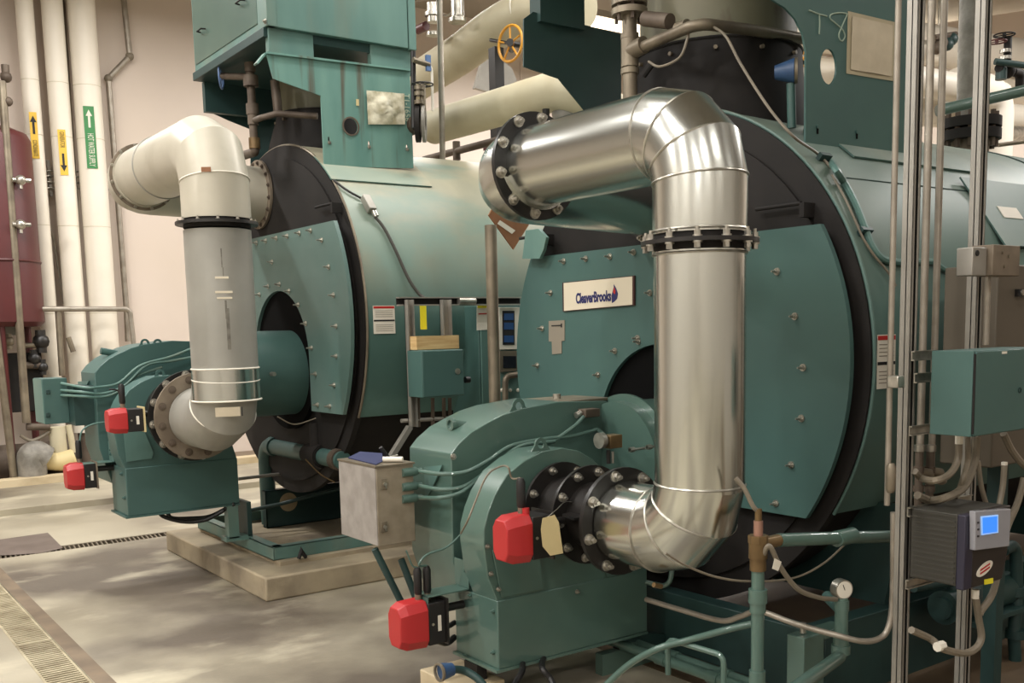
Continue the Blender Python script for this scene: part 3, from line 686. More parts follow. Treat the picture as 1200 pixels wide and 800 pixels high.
# piece of pale concrete block below the near burner
o = MB().box((2.20, 3.45, 0), (2.42, 3.80, .1)).build('concrete_block', padlight, bevel=.006); tag(o, 'pale concrete block on the floor below the near burner', 'concrete block')
MB().box((2.31, 3.5, .1), (2.36, 3.6, .17)).build('support_foot', black, bR)

# ================================================================ ACTUATORS
def actuator(px, py, y, hpx, label, group=None, redlen=.10, blacklen=.07, shaft=.12, width=.13, pad=steel, tagm=None, grips=1):
    """red-capped valve actuator; px,py = centre of the red cap's side, y its plane"""
    c = at(px, py, 'Y', y); d = (c-CAM).dot(fw); H = hpx*d/F
    t = thing('valve_actuator', (c.x, y, c.z-H/2), label, 'actuator', group)
    def octo(x, w_, h_, k=.28): return [Vector((x, y+a*w_/2, c.z+b_*h_/2)) for a, b_ in ((-1, -1+k*2), (-1, 1-k*2), (-1+k*2, 1), (1-k*2, 1), (1, 1-k*2), (1, -1+k*2), (1-k*2, -1), (-1+k*2, -1))]
    b = MB(); xs = [c.x-redlen/2-.0, c.x-redlen/2+.035, c.x+redlen/2]
    R0 = [b.bm.verts.new(p) for p in octo(xs[0], width*.8, H*.84, .2)]; R1 = [b.bm.verts.new(p) for p in octo(xs[1], width, H, .2)]; R2 = [b.bm.verts.new(p) for p in octo(xs[2], width*1.03, H*1.03, .18)]
    b.quadstrip(R0, R1); b.quadstrip(R1, R2); b.bm.faces.new(list(reversed(R0))); b.bm.faces.new(R2)
    b.build('cap', red, t, bevel=.004, sharp=20)
    MB().box((xs[2], y-width*.48, c.z-H*.46), (xs[2]+blacklen, y+width*.48, c.z+H*.46)).build('body', rubber, t, bevel=.004)
    MB().box((xs[2]+blacklen, y-width*.58, c.z-H*.5), (xs[2]+blacklen+.008, y+width*.58, c.z+H*.52)).build('mount_plate', tagm or blackm, t)
    p = Vector((xs[2]+blacklen*.62, y-width*.485, c.z)); MB().box(p-Vector((.008, .002, H*.17)), p+Vector((.008, 0, H*.17))).build('label_plate', white, t)
    MB().cyl((xs[2]+.02, y-width*.485, c.z), (xs[2]+.02, y-width*.485-.004, c.z), .006, seg=10).build('screw', steel, t)
    MB().cyl((xs[2]+blacklen+.008, y, c.z+H*.2), (xs[2]+blacklen+.008+shaft, y, c.z+H*.2), .018, seg=14).build('shaft', blackm, t)
    tops = []
    for g in range(grips):
        gx = xs[2]-.01+g*.045; z0 = c.z+H*.47
        MB().cyl((gx, y+.0, z0), (gx, y, z0+.035), .014, seg=12).build('fitting', nickel, t)
        MB().lathe((gx, y, 0), Z_, [(z0+.03, .014), (z0+.04, .018), (z0+.13, .018), (z0+.145, .012)], 14).build('cable_grip', rubber, t); tops.append(Vector((gx, y, z0+.145)))
    return t, tops, c, H
aR1, tp1, cR1, HR1 = actuator(600, 631, 3.12, 56, 'red capped actuator with a manila tag beside the near damper spool', redlen=.115, blacklen=.09, width=.12, shaft=.1)
aR2, tp2, cR2, HR2 = actuator(478, 732, 3.62, 55, 'lower red capped actuator on the front of the near burner', redlen=.13, blacklen=.085, width=.13, grips=2)
aL1, tp3, cL1, HL1 = actuator(136, 493, 6.14, 29, 'red capped actuator beside the far damper spool', redlen=.105, blacklen=.09, width=.12, tagm=manila, shaft=.08)
aL2, tp4, cL2, HL2 = actuator(86.5, 558, 6.68, 31, 'lower red capped actuator at the front of the far burner', redlen=.10, blacklen=.07, width=.13, tagm=flangegrey)
# small red push on the damper actuator, and the manila tag
MB().cyl((cR1.x+.055, 3.10, cR1.z+HR1*.47), (cR1.x+.055, 3.10, cR1.z+HR1*.47+.03), .014, seg=12).build('red_button', red, aR1)
pts = AY(2.99, (636, 607), (650, 603), (655, 612), (657, 628), (660, 648), (645, 651), (636, 640), (634, 620))
tg = MB().prism(pts, (0, .001, 0)).build('paper_tag', manila); tag(tg, 'manila paper tag hanging on the upper near actuator', 'tag')
w_ = MB().tube(smooth([at(641, 606, 'Y', 2.992), at(652, 597, 'Y', 3.0), at(662, 588, 'Y', 3.06), at(672, 588, 'Y', 3.12)]), .0014, 6).build('tie_wire', steel, tg)
# gas valve actuators in the shadow below the far boiler
for px, py, lab in ((378, 492, 'small red capped gas valve actuator in the shadow under the far boiler, right one'), (350, 508, 'small red capped gas valve actuator in the shadow under the far boiler, left one')):
    c = at(px, py, 'Y', 6.7); t = thing('gas_valve_actuator', (c.x, 6.7, c.z-.08), lab, 'actuator')
    MB().box(c-Vector((.06, .06, .045)), c+Vector((.07, .06, .045))).build('cap', red, t, bevel=.012)
    MB().box(c+Vector((.07, -.05, -.04)), c+Vector((.13, .05, .04))).build('body', rubber, t, bevel=.004)
    MB().cyl(c+Vector((.1, 0, -.03)), c+Vector((.1, 0, -.2)), .05, seg=14).build('valve_body', black, t)

# ================================================================ BOXES ON THE BURNERS
def quad_box(corner_top, h, x_ext, y_ext): return corner_top
# near beige enclosure: front (X-) face and side (Y-) face meet at px 441
yk = 3.86
ct = at(440.5, 546, 'Y', yk); cbm = at(441, 641, 'Y', yk); ce = at(484, 541, 'Y', yk); cl = at(397, 535, 'X', ct.x)
t = thing('control_enclosure', (ct.x+.1, yk+.1, cbm.z), 'beige metal control box with two latches beside the near burner', 'control box')
hgt = ct.z-cbm.z
MB().box((ct.x, yk, cbm.z), (ce.x, cl.y, ct.z-.006)).build('case', boxgrey, t, bevel=.003)
MB().box((ct.x-.004, yk+.004, cbm.z+.004), (ct.x, cl.y-.004, ct.z-.01)).build('front_cover', boxdust, t)
MB().box((ct.x-.006, yk-.006, ct.z-.008), (ce.x+.006, cl.y+.006, ct.z)).build('top_lip', nickel, t)
for (px, py) in ((450, 567), (450, 617)):
    p = at(px, py, 'Y', yk); l = MB(); l.box(p-Vector((.018, .006, .024)), p+Vector((.014, 0, .024))); l = l.build('latch', nickel, t, bevel=.002)
    MB().cyl(p-Y_*.006, p-Y_*.014, .008, seg=10).bar(p+Vector((0, -.012, 0)), p+Vector((.004, -.012, -.018)), .006).build('latch_knob', steel, l)
gl = []
for py in (553, 570, 584):
    p = at(478, py, 'Y', yk); MB().lathe(p-X_*.03, X_, [(0, .018), (.02, .02), (.07, .02), (.08, .013), (.1, .013)], 14).build('conduit_fitting', mint, t); gl.append(p+X_*.05)
# legs of the box
for a, c in (((439, 643), (475, 715)), ((470, 655), (489, 705))):
    pa = at(*a, 'Y', yk+.05); pb = at(*c, 'Y', yk+.02); MB().cyl(pa, pb, .016, seg=12).build('support_strut', teald, t)
# on top: navy cloth, white tube, black handle tool
o = MB().prism([Vector((p.x, p.y, ct.z+.001)) for p in (at(408, 537, 'Z', ct.z), at(441, 545, 'Z', ct.z), at(449, 541, 'Z', ct.z), at(448, 532, 'Z', ct.z), at(422, 530, 'Z', ct.z))], (0, 0, .004)).build('cloth', navy)
tag(o, 'dark blue cloth lying on the beige control box', 'cloth')
zt9 = ct.z+.014
o = MB().cyl(at(449, 538, 'Z', zt9), at(472, 538, 'Z', zt9), .012, seg=14).build('white_tube', white); tag(o, 'white plastic tube lying on the beige control box', 'tube')
t2 = thing('screwdriver', at(450, 535, 'Z', zt9), 'black handled screwdriver lying on the beige control box', 'screwdriver')
MB().cyl(at(446, 524, 'Y', 4.0), at(455, 536, 'Y', 4.0), .009, seg=10).build('handle', rubber, t2)
MB().cyl(at(455, 536, 'Y', 4.0), at(466, 533, 'Y', 4.0), .004, seg=8).build('blade', steel, t2)
# conduits from enclosure to the burner
def conduits(starts, paths, r, m, lab, group):
    for i, (s, pth) in enumerate(zip(starts, paths)):
        o = MB().tube(smooth([s]+pth, 8), r, 10).build('flexible_conduit', m); tag(o, lab[i], 'conduit', group)
ycd = 3.62
conduits(gl, [[at(515, 555, 'Y', 3.70)]+AY(3.64, (545, 553), (570, 541), (600, 522), (640, 514), (670, 511), (700, 503)),
    [at(515, 573, 'Y', 3.70)]+AY(3.64, (540, 571), (560, 560), (585, 540), (605, 528), (640, 521), (672, 500), (684, 488)),
    [at(515, 583, 'Y', 3.68)]+AY(3.63, (540, 577), (560, 562), (588, 538), (612, 522), (650, 517))], .0095, mint,
    ['sage flexible conduit, uppermost of three from the beige control box', 'sage flexible conduit, middle of three from the beige control box', 'sage flexible conduit, lowest of three from the beige control box'], 'conduits from the beige control box')
# far teal box on burner
yq = 6.95
ct2 = at(49, 444, 'Y', yq); cb2 = at(56, 497, 'Y', yq); ce2 = at(78, 441, 'Y', yq); cl2 = at(39, 443, 'X', ct2.x)
t = thing('control_enclosure', (ct2.x, yq, cb2.z), 'teal control box with two latches in front of the far burner', 'control box')
MB().box((ct2.x, yq, cb2.z), (ce2.x, cl2.y, ct2.z)).build('case', teal, t, bevel=.003)
MB().box((ct2.x-.004, yq+.004, cb2.z+.005), (ct2.x, cl2.y, ct2.z-.005)).build('front_cover', tealL, t)
for py in (459, 486): p = at(56, py, 'Y', yq); MB().box(p-Vector((.012, .008, .014)), p+Vector((.012, 0, .014))).build('latch', teald, t, bevel=.003)
MB().box((ce2.x, 6.8, ct2.z-.3), (xb2-.05, 7.1, ct2.z-.05)).build('mount_arm', teald, t)
s = [at(72, 449, 'Y', 6.94), at(72, 457, 'Y', 6.94), at(72, 463, 'Y', 6.94)]
conduits(s, [AY(6.68, (100, 454), (120, 453), (140, 448))+AY(6.66, (165, 428), (200, 418), (228, 407)),
    AY(6.68, (95, 459), (120, 461), (145, 452))+AY(6.66, (172, 428), (200, 423), (228, 418)), AY(6.68, (95, 464), (118, 465), (140, 458), (160, 441), (190, 430))], .0085, tealL,
    ['teal flexible conduit, uppermost of three from the teal box of the far burner', 'teal flexible conduit, middle of three from the teal box of the far burner', 'teal flexible conduit, lowest of three from the teal box of the far burner'], 'conduits from the teal control box')
# actuator cables
def cable(pts, r, m, label, cat='cable', group=None, name='cable', n=8):
    o = MB().tube(smooth(pts, n), r, 8).build(name, m); return tag(o, label, cat, group)
cable([tp1[0]]+AY(3.2, (600, 560), (595, 547))+AY(3.34, (585, 547), (570, 558), (556, 590), (548, 610))+AY(3.5, (540, 625)), .004, hose, 'grey cable arching from the upper near actuator over the burner')
cable([tp2[0]]+AY(3.62, (483, 662), (476, 645)), .004, mint, 'pale cable rising from the left grip of the lower near actuator')
cable([tp2[1]]+AY(3.6, (491, 662), (500, 650), (525, 640), (545, 620), (553, 605)), .005, mint, 'pale cable from the lower near actuator up to the burner')
cable([tp3[0]]+AY(6.25, (143, 462), (137, 457), (128, 456)), .005, rubber, 'black cable looping from the far damper actuator')
cable([tp4[0]]+AY(6.68, (93, 520), (96, 505), (108, 497), (125, 494)), .005, tealL, 'teal cable curving up from the lower far actuator')
# bronze pressure switch on the barrel
t = thing('pressure_switch', at(713, 520, 'Y', 3.3), 'bronze cube pressure switch hanging on the near burner barrel', 'switch')
p = at(717, 517, 'Y', 3.30); MB().box(p-Vector((.035, .03, .028)), p+Vector((.035, .03, .03))).build('case', brass, t, bevel=.003)
p = at(704, 516, 'Y', 3.30); MB().cyl(p-X_*.012, p+X_*.012, .035, seg=24).build('diaphragm', steel, t)
p = at(713, 535, 'Y', 3.30); MB().cyl(p+Z_*.03, p-Z_*.03, .01, seg=10).build('nipple', blackm, t); p = at(718, 537, 'Y', 3.30); MB().cyl(p+Z_*.03, p-Z_*.02, .007, seg=10).build('fitting', steel, t)
MB().cyl(at(706, 508, 'Y', 3.3), at(702, 504, 'Y', 3.69), .01, seg=10).build('support_stub', mint, t)
t = thing('scanner_sensor', at(690, 483, 'Y', 3.66), 'small silver and brown flame sensor on top of the near burner', 'sensor')
p = at(690, 483, 'Y', 3.66); MB().box(p-Vector((.045, .03, .022)), p+Vector((.045, .03, .018))).build('case', brown, t, bevel=.004)
MB().cyl(p-X_*.05, p-X_*.08-Z_*.01, .015, seg=12).build('fitting', steel, t)
for (px, py, l) in ((738, 527, .09), (758, 524, .06)):
    p = at(px, py, 'Y', 3.28); MB().cyl(p, p+X_*l, .006, seg=8).cyl(p, p+X_*.025, .012, seg=8).build('probe', steel, bR)
p = at(318, 438, 'Y', 6.2); MB().cyl(p, p-Y_*.05+Z_*.0, .014, seg=10).build('probe', steel, bL)
# ================================================================ SIGN on the near door
def plate_thing(name, cornersX, th, m, label, cat): 
    o = MB().prism(cornersX, (th, 0, 0)).build(name, m); return tag(o, label, cat)
Xd = 3.52
c4 = AX(Xd-.009, (659, 331), (743.3, 322.8), (743.3, 357.5), (659.5, 365))
t = thing('maker_sign', (Xd, c4[0].y, c4[2].z), 'white maker sign with blue lettering on the near boiler door', 'sign')
MB().prism(c4, (.008, 0, 0)).build('sign_border', maroon, t)
ctr = sum(c4, Vector())/4
MB().prism([ctr+(p-ctr)*.955-X_*.002 for p in c4], (.003, 0, 0)).build('sign_face', ivory, t)
xd = (c4[1]-c4[0]).normalized(); yd = (c4[0]-c4[3]).normalized()
text('CleaverBrooks', .075, at(695, 348.6, 'X', Xd-.012), at(714, 346.6, 'X', Xd)-at(675, 350, 'X', Xd), yd, inkblue, t, fit=(at(715.5, 346.6, 'X', Xd)-at(674.5, 350, 'X', Xd)).length, bold=.0028)
lo = AX(Xd-.0125, (717, 355), (716.5, 346), (719, 337), (719.3, 333), (722, 338), (724, 344), (723, 350), (720, 353))
MB().prism(lo, (.0015, 0, 0)).build('flame_mark', inkblue, t)
MB().prism(AX(Xd-.0135, (718.3, 342), (719.6, 336), (721.3, 341), (720.5, 345)), (.001, 0, 0)).build('flame_tongue', inkred, t)
c4 = AX(Xd-.004, (643, 376), (661.5, 375), (661.5, 399), (658, 399.5), (658, 414), (647, 415), (646.5, 400), (643, 400))
t = thing('data_plate', (Xd, c4[0].y, c4[5].z), 'small grey aluminium data plate below the sign on the near boiler door', 'data plate')
MB().prism(c4, (.004, 0, 0)).build('plate', flangegrey2, t)
MB().prism(AX(Xd-.006, (646, 381), (657, 380.4), (657, 379), (658.4, 379), (658.4, 383.5), (657, 383.5), (657, 382), (646, 382.3)), (.002, 0, 0)).build('arrow', inkblack, t)
# stickers on the jackets: small curved-on plates approximated to the tangent plane
def sticker(Yc, Zc, R, px, py, wx, hz, label, parts):
    best = None
    for i in range(400):
        a = -2.2+2.2*i/400; X = None
        y = Yc+R*math.sin(a); z = Zc+R*math.cos(a); p = at(px, py, 'Y', y)
        e = abs(p.z-z)
        if a > -2.1 and (best is None or e < best[0]): best = (e, a, p.x)
    e, a, x = best; n = Vector((0, math.sin(a), math.cos(a))); tdir = Vector((0, -math.cos(a), math.sin(a)))   # up along the surface
    if tdir.z < 0: tdir = -tdir
    c = Vector((x, Yc, Zc))+n*(R+.002)
    t = thing('warning_label', c-tdir*hz/2, label, 'label')
    MB().obox(c, X_*wx, tdir*hz, n*.002).build('paper', white, t)
    for (u0, v0, u1, v1, m) in parts:
        cc = c+X_*wx*(u0+u1-1)/2+tdir*hz*(v0+v1-1)/2+n*.0015
        MB().obox(cc, X_*wx*(u1-u0), tdir*hz*(v1-v0), n*.0012).build('print', m, t)
    return t
lp = [(.02, .9, .98, .98, inkred), (.02, .44, .98, .5, inkblack)]+[(.1, v, .9, v+.015, hose) for v in (.1, .17, .24, .31, .6, .67, .74, .81)]
sticker(6.7, 1.677, 1.197, 450, 374, .15, .17, 'white warning label with red header on the far boiler jacket', lp)
sticker(3.67, 1.422, 1.205, 1038, 423, .125, .22, 'white warning label with red header on the near boiler jacket beside the strut', lp)
# cable + junction on far jacket
def onshell(Yc, Zc, R, px, py, off=.0):
    best = None
    for i in range(600):
        a = -1.95+2.2*i/600; y = Yc+(R+off)*math.sin(a); z = Zc+(R+off)*math.cos(a); p = at(px, py, 'Y', y); e = abs(p.z-z)
        if best is None or e < best[0]: best = (e, p)
    return best[1]
sL = lambda px, py, o=.015: onshell(6.7, 1.677, 1.197, px, py, o)
sR = lambda px, py, o=.015: onshell(3.67, 1.422, 1.205, px, py, o)
cable([sL(391, 211), sL(407, 223), sL(425, 233)], .007, rubber, 'black cable leading over the far boiler jacket to the junction box')
cable([sL(438, 252, .02), sL(450, 267), sL(463, 292), sL(478, 325), sL(490, 343, .03), sL(497, 349, .05)], .010, drive, 'grey cable hanging down the far boiler jacket from the junction box')
p = sL(431, 241, .02); t = thing('junction_box', p, 'small grey junction box on the far boiler jacket', 'junction box')
MB().obox(p+Vector((0, -.01, .01)), (.05, 0, 0), (0, -.04, .03), Vector((.02, -.05, -.09))).build('case', galv, t, bevel=.004)
MB().cyl(p+Vector((.02, -.03, -.03)), p+Vector((.03, -.05, -.07)), .018, seg=12).build('fitting', steel, t)

# conduits along the near ring
cable([sR(945, 152), sR(962, 172), sR(975, 192), sR(990, 215), sR(1003, 240), sR(1014, 268), sR(1022, 288), sR(1033, 302), sR(1050, 307), sR(1068, 307)], .015, tealL, 'teal conduit curving down beside the black ring of the near boiler', 'conduit', name='conduit')
cable([sR(975, 205), sR(990, 232), sR(1002, 258), sR(1012, 280), sR(1025, 300), sR(1040, 318), sR(1050, 335)], .005, hose, 'thin grey cable beside the teal conduit on the near boiler')
cable([sR(1068, 307), sR(1093, 307), sR(1108, 316), sR(1132, 323)], .013, tealL, 'teal conduit passing behind the struts on the near boiler jacket', 'conduit', name='conduit')
for px, py in ((965, 185), (1013, 272)):
    p = sR(px, py, .01); o = MB().obox(p, (.07, 0, 0), (0, -.03, .03), (0, .015, .015)).build('conduit_clip', teald); tag(o, 'dark clip holding the conduit on the near boiler, '+('upper one' if py < 200 else 'lower one'), 'clip')
cable([at(830, 28, 'X', 3.5)]+AX(3.45, (850, 42), (868, 75), (900, 125), (930, 160))+[sR(958, 180), sR(985, 208)], .006, hose, 'thin grey cable hanging across the black stack base of the near boiler')
# access cover with label further back on the near jacket
p = sR(1183, 250, .004); q = Vector((0, p.y-3.67, p.z-1.422)).normalized(); td = Vector((0, -q.z, q.y)); td = -td if td.z < 0 else td
t = thing('inspection_cover', p-td*.2, 'flat teal cover with small white label on the near boiler jacket at right', 'cover')
MB().obox(p+X_*.1, X_*.7, td*.42, q*.008).build('plate', shellR, t); MB().obox(p+q*.005+X_*.0, X_*.18, td*.07, q*.003).build('label', white, t)
# drain line of jacket seams near
for px0, py0, px1, py1 in ((992, 208.5, 1056, 215),):
    a0, a1 = sR(px0, py0, .0), sR(px1, py1, .0); a1 = Vector((a1.x, a0.y, a0.z)); MB().bar(a0, a1+X_*1.2, .006, .006).build('jacket_seam', teald, boilR)

# ================================================================ T8 plate on near boiler + stack
YT = 2.95
pts = AY(YT, (1110, -60), (1072, 195), (944, 172), (944.5, 60), (941, 40), (932, 22), (920, 9), (905, 0), (893, -6), (880, -60))
pts[0] = Vector((pts[1].x, YT, 3.65)); pts[-1] = Vector((pts[-1].x, YT, 3.65)); zz = 3.65
near_sup = thing('stack_support', (4.2, 3.67, 2.3), 'green plate support with chalked writing and taped paper above the near boiler', 'plate support')
hc2 = at(971, 78, 'Y', YT)
b = MB().plate_holes(pts, [hole(hc2, .058, 24, 1, 1.32)], (0, .01, 0)).build('near_plate', teal, near_sup)
for px, py in ((958, 152), (1004, 158), (1049, 164)):
    p = at(px, py, 'Y', YT-.001); MB().box(p-Vector((.006, .002, .018)), p+Vector((.006, 0, .014))).build('slot', hole_dark, b)  # near-black block painted in for the dark of an open slot
    MB().cyl(p+Z_*.014, p+Z_*.014-Y_*.006, .01, seg=8).build('slot_bolt', teal, b)
for st_ in (((948, 12), (958, 16), (969, 19)), ((960, 16), (960.5, 28), (960, 40)), ((992, 16), (984, 15), (974, 17), (973, 22), (980, 28), (988, 36), (990, 43), (987, 48), (984, 46), (983, 40), (987, 30), (993, 16))):
    MB().tube(smooth(AY(YT-.001, *st_), 5), .0035, 6).build('chalk_marks', chalk, near_sup)
MB().prism([Vector((v.x+.0, 4.36, v.z)) for v in AY(4.36, (614, 22), (625, 14), (728, 40), (728, 135), (690, 135), (655, 92), (614, 78))], (0, .01, 0)).build('far_plate', teald, near_sup)
p = at(650, 0, 'Y', 4.36); q = at(681, 25, 'Y', 4.36); MB().box((p.x-.12, 4.33, q.z-.05), (q.x, 4.42, 3.65)).build('stand_off', teald, near_sup)
skirt(near_sup, 4.0, 5.1, 3.67, 1.422, 1.205, -.72, -.5, shellR)
MB().box((3.0, 2.9, 3.65), (5.1, 4.45, 4.4)).build('top_casing', tealL, near_sup)
cp = AY(YT-.003, (994, 13), (1049, 26), (1047, 95), (992, 86))
t = thing('taped_paper', cp[3], 'creased beige paper in a plastic sleeve taped to the green plate', 'paper')
MB().prism(cp, (0, .002, 0)).build('sleeve', sleeve, t); ctr = sum(cp, Vector())/4
b = MB(); G = []; n = 8
for i in range(n+1):
    G.append([b.bm.verts.new((lambda u, v: (ctr+((cp[0]*(1-u)*(1-v)+cp[1]*u*(1-v)+cp[2]*u*v+cp[3]*(1-u)*v)-ctr)*.86)-Y_*(.003+.004*random.random()))(i/n, j/n)) for j in range(n+1)])
for i in range(n):
    for j in range(n): b.bm.faces.new((G[i][j], G[i+1][j], G[i+1][j+1], G[i][j+1]))
o = b.build('paper_sheet', creased, t, sharp=180); o.modifiers.new('thickness', 'SOLIDIFY').thickness = .001

stack(dict(x=3.98, y=3.67, r=.40, rb=.47, zj=2.93, z0=2.45, zt=4.6, label='wide olive green flue stack with black base on the near boiler'))
stack(dict(x=3.28, y=6.78, r=.30, rb=.46, flare=(.33, .68), zj=3.12, z0=2.45, zt=3.45, label='olive flue stack with flaring black base on the far boiler'))

# ================================================================ PIPES
def pipe(name, pts, r, m, label, cat='pipe', group=None, rad=None, couplings=(), cm=None, seg=18, n=6, root=None):
    path = fillet(pts, rad if rad is not None else r*1.6, n)
    if not couplings:
        o = MB().tube(path, r, seg).build(name, m); return tag(o, label, cat, group)
    t = thing(name, path[0], label, cat, group); MB().tube(path, r, seg).build('pipe', m, t)
    for (c, d, l, k) in couplings:
        c = Vector(c); d = Vector(d).normalized(); MB().lathe(c-d*l/2, d, [(0, r*k*.93), (l*.12, r*k), (l*.88, r*k), (l, r*k*.93)], seg).build('coupling', cm or m, t)
    return t
def handwheel(parent, c, d, R, m, r=None, spokes=5):
    r = r or R*.08; w_ = MB().torus(c, d, R, r, 36, 8); u, v, n_ = MB()._basis(d); c = Vector(c)
    for i in range(spokes): a = 2*PI*i/spokes+.3; w_.tube([c, c+(u*math.cos(a)+v*math.sin(a))*R], r*.7, 6)
    w_.cyl(c-n_*R*.12, c+n_*R*.12, R*.2, seg=12); return w_.build('handwheel', m, parent)
# --- white pipes on the left wall
yw = 12.7
wp = []
for (a, b_, rr, lab) in (((28, 0), (62, 440), 9.5, 'slim white insulated pipe with yellow CONDENSATE label, leftmost of the three on the wall'), ((61, 0), (92, 430), 11.5, 'white wall pipe with yellow label and downward arrow, middle of the three'), ((96, 0), (122, 405), 15, 'thick white insulated pipe with green hot water label, rightmost of the three')):
    pa = at(*a, 'Y', yw); pb = at(*b_, 'Y', yw); x = (pa.x+pb.x)/2; r = rr*(pb-CAM).dot(fw)/F
    t = thing('insulated_pipe', (x, yw-.0, 0), lab, 'pipe')
    MB().cyl((x, yw, .5), (x, yw, ZC), r, seg=32).build('pipe_jacket', whitepvc, t)
    for z_ in (1.9, 2.9, 3.9, 4.5): MB().torus((x, yw, z_), Z_, r, .003, 32, 6).build('joint_tape', creamins, t)
    MB().cyl((x, yw, 0), (x, yw, .5), r*.6, seg=20).build('bare_pipe', brown, t); wp.append((t, x, r))
def pipelabel(k, ptop, pbot, hx, m, s, inkm, arrow, arrowtop):
    hx = hx*1.05
    t, x, r = wp[k]; d = Vector((-x, -yw, 0)).normalized(); c = Vector((x, yw, 0))+d*(r+.004); side = d.cross(Z_)
    z1 = at(*ptop, 'Y', yw).z; z0 = at(*pbot, 'Y', yw).z
    MB().obox(c+Z_*(z0+z1)/2, side*hx, d*.004, Z_*(z1-z0)).build('pipe_label', m, t)
    zs_ = z1-.14 if arrowtop else z0+.14; sg = 1 if arrowtop else -1
    ar = c+d*.003
    MB().prism([ar+side*a+Z_*(zs_+sg*b_) for a, b_ in ((-.012, -.1), (.012, -.1), (.012, .03), (.035, .03), (0, .1), (-.035, .03), (-.012, .03))], d*.002).build('arrow', arrow, t)
    zt_ = (z0+z1-.28)/2 if arrowtop else (z0+z1+.28)/2; fl_ = (z1-z0)-.33
    text(s, hx*.8, c+d*.004+Z_*zt_, (0, 0, -1), -side, inkm, t, 'lettering', fit=fl_)
pipelabel(0, (35, 133), (39, 187), .075, yellow, 'CONDENSATE', inkblack, inkblack, True)
pipelabel(1, (72, 154), (77, 207), .08, yellow, 'GENERATOR', inkblack, inkblack, False)
pipelabel(2, (107, 128), (113, 200), .11, greenlab, 'HOT WATER SUPPLY', white, white, True)
# bent grey conduit
pts = AY(12.92, (145, 0), (152, 66), (127, 92), (148, 360), (150, 400)); pipe('conduit', pts, .034, conduit, 'grey conduit with a jog running down the left wall', 'conduit', rad=.05)
for a in (1, 2):
    p = pts[a]; o = MB().sphere(p, .05, 14).build('conduit_elbow', hose); tag(o, 'grey elbow fitting at the %s bend of the jogged wall conduit' % ('upper' if a == 1 else 'lower'), 'fitting')
# brown slim pipe behind the white pipes
pa = AY(12.9, (72, 0), (98, 400)); pipe('wall_pipe', pa, .04, nickel, 'tan pipe on the left wall between the two thicker white pipes')
# small tubing rack on the wall
t = thing('tube_rack', at(60, 210, 'Y', 12.8), 'rack of thin horizontal copper tubes behind the white pipes', 'tube rack')
for i, py in enumerate((200, 206, 213, 220)): MB().tube(AY(12.86, (46, py), (130, py+2)), .012, 8).build('tube', steel, t)
MB().bar(at(56, 188, 'Y', 12.9), at(60, 230, 'Y', 12.9), .05, .03).build('strut', galv, t)
cable(AY(12.8, (50, 258), (58, 268), (63, 282))+AY(12.8, (66, 300), (75, 356)), .012, hose, 'thin grey tube hanging on the wall behind the white pipes')
# handrail left
t = thing('pipe_rail', at(0, 362, 'Y', 12.2), 'horizontal grey pipe rail crossing the white pipes', 'rail')
MB().tube(fillet(AY(12.2, (3, 410), (2, 362), (152, 362), (157, 405)), .06), .03, 12).build('rail', conduit, t)
MB().tube(AY(12.22, (68, 362), (73, 440)), .035, 12).build('post', nickel, t)
# red tank
c = at(3, 300, 'Y', 12.5); xt = at(-12, 300, 'Y', 12.4).x
t = thing('expansion_tank', (xt, 12.4, 0), 'maroon steel expansion tank at the left edge', 'tank')
rt_ = .5; zt_ = at(10, 152, 'Y', 12.2).z
MB().lathe((xt, 12.4, 0), Z_, [(1.75, rt_*.9), (1.8, rt_), (zt_-.1, rt_), (zt_-.03, rt_*.93), (zt_+.02, rt_*.7), (zt_+.04, 0.01)], 40).build('tank_body', redtank, t)
MB().torus((xt, 12.4, 2.45), Z_, rt_, .015, 40, 6).build('weld_band', redtank, t)
for k in range(3): a = k*2.1-1.6; MB().cyl((xt+rt_*.8*math.cos(a), 12.4+rt_*.8*math.sin(a), 0), (xt+rt_*.8*math.cos(a), 12.4+rt_*.8*math.sin(a), 1.9), .04, seg=12).build('leg', redtank, t)
for py in (211, 263):
    p = at(24, py, 'Y', 11.9); g = MB(); g.sphere(p, .055, 14).cyl(p-X_*.08, p+X_*.1, .025, seg=10).cyl(p-Z_*.09, p, .018, seg=8); g.build('gauge_cock', steel, t)
    MB().tube([p, p+Y_*.25], .02, 8).build('gauge_pipe', steel, t)
# grey pipes at left edge
pts = AY(11.95, (3, 80), (6, 170), (14, 300), (18, 400), (30, 500))
x3 = at(10, 200, 'Y', 11.95).x
t = pipe('standing_pipe', [at(2, 95, 'Y', 11.95), at(31, 495, 'Y', 11.95)], .042, nickel, 'dull grey standing pipe at the left edge in front of the maroon tank')
p = at(7, 90, 'Y', 11.95); t = thing('gate_valve', p, 'small grey valve on top of the standing pipe at the left edge', 'valve')
MB().sphere(p, .06, 12).cyl(p, p+Z_*.12, .04, seg=12).build('valve_body', brown, t); MB().sphere(p+Z_*.0-Z_*.25, .05, 10).build('union', brown, t)
pipe('standing_pipe', AY(11.95, (-6, 380), (-4, 395), (17, 564)), .04, nickel, 'grey standing pipe at the left edge, lower half only')
pts = AY(12.0, (28, 498), (60, 499), (66, 512))
pipe('elbow_pipe', AY(11.98, (31, 500), (58, 500)), .04, brown, 'short horizontal brown pipe below the standing pipe')
cable(AY(12.0, (24, 510), (36, 516), (48, 512), (58, 505)), .02, hose, 'grey hose sagging under the short brown pipe', 'hose')
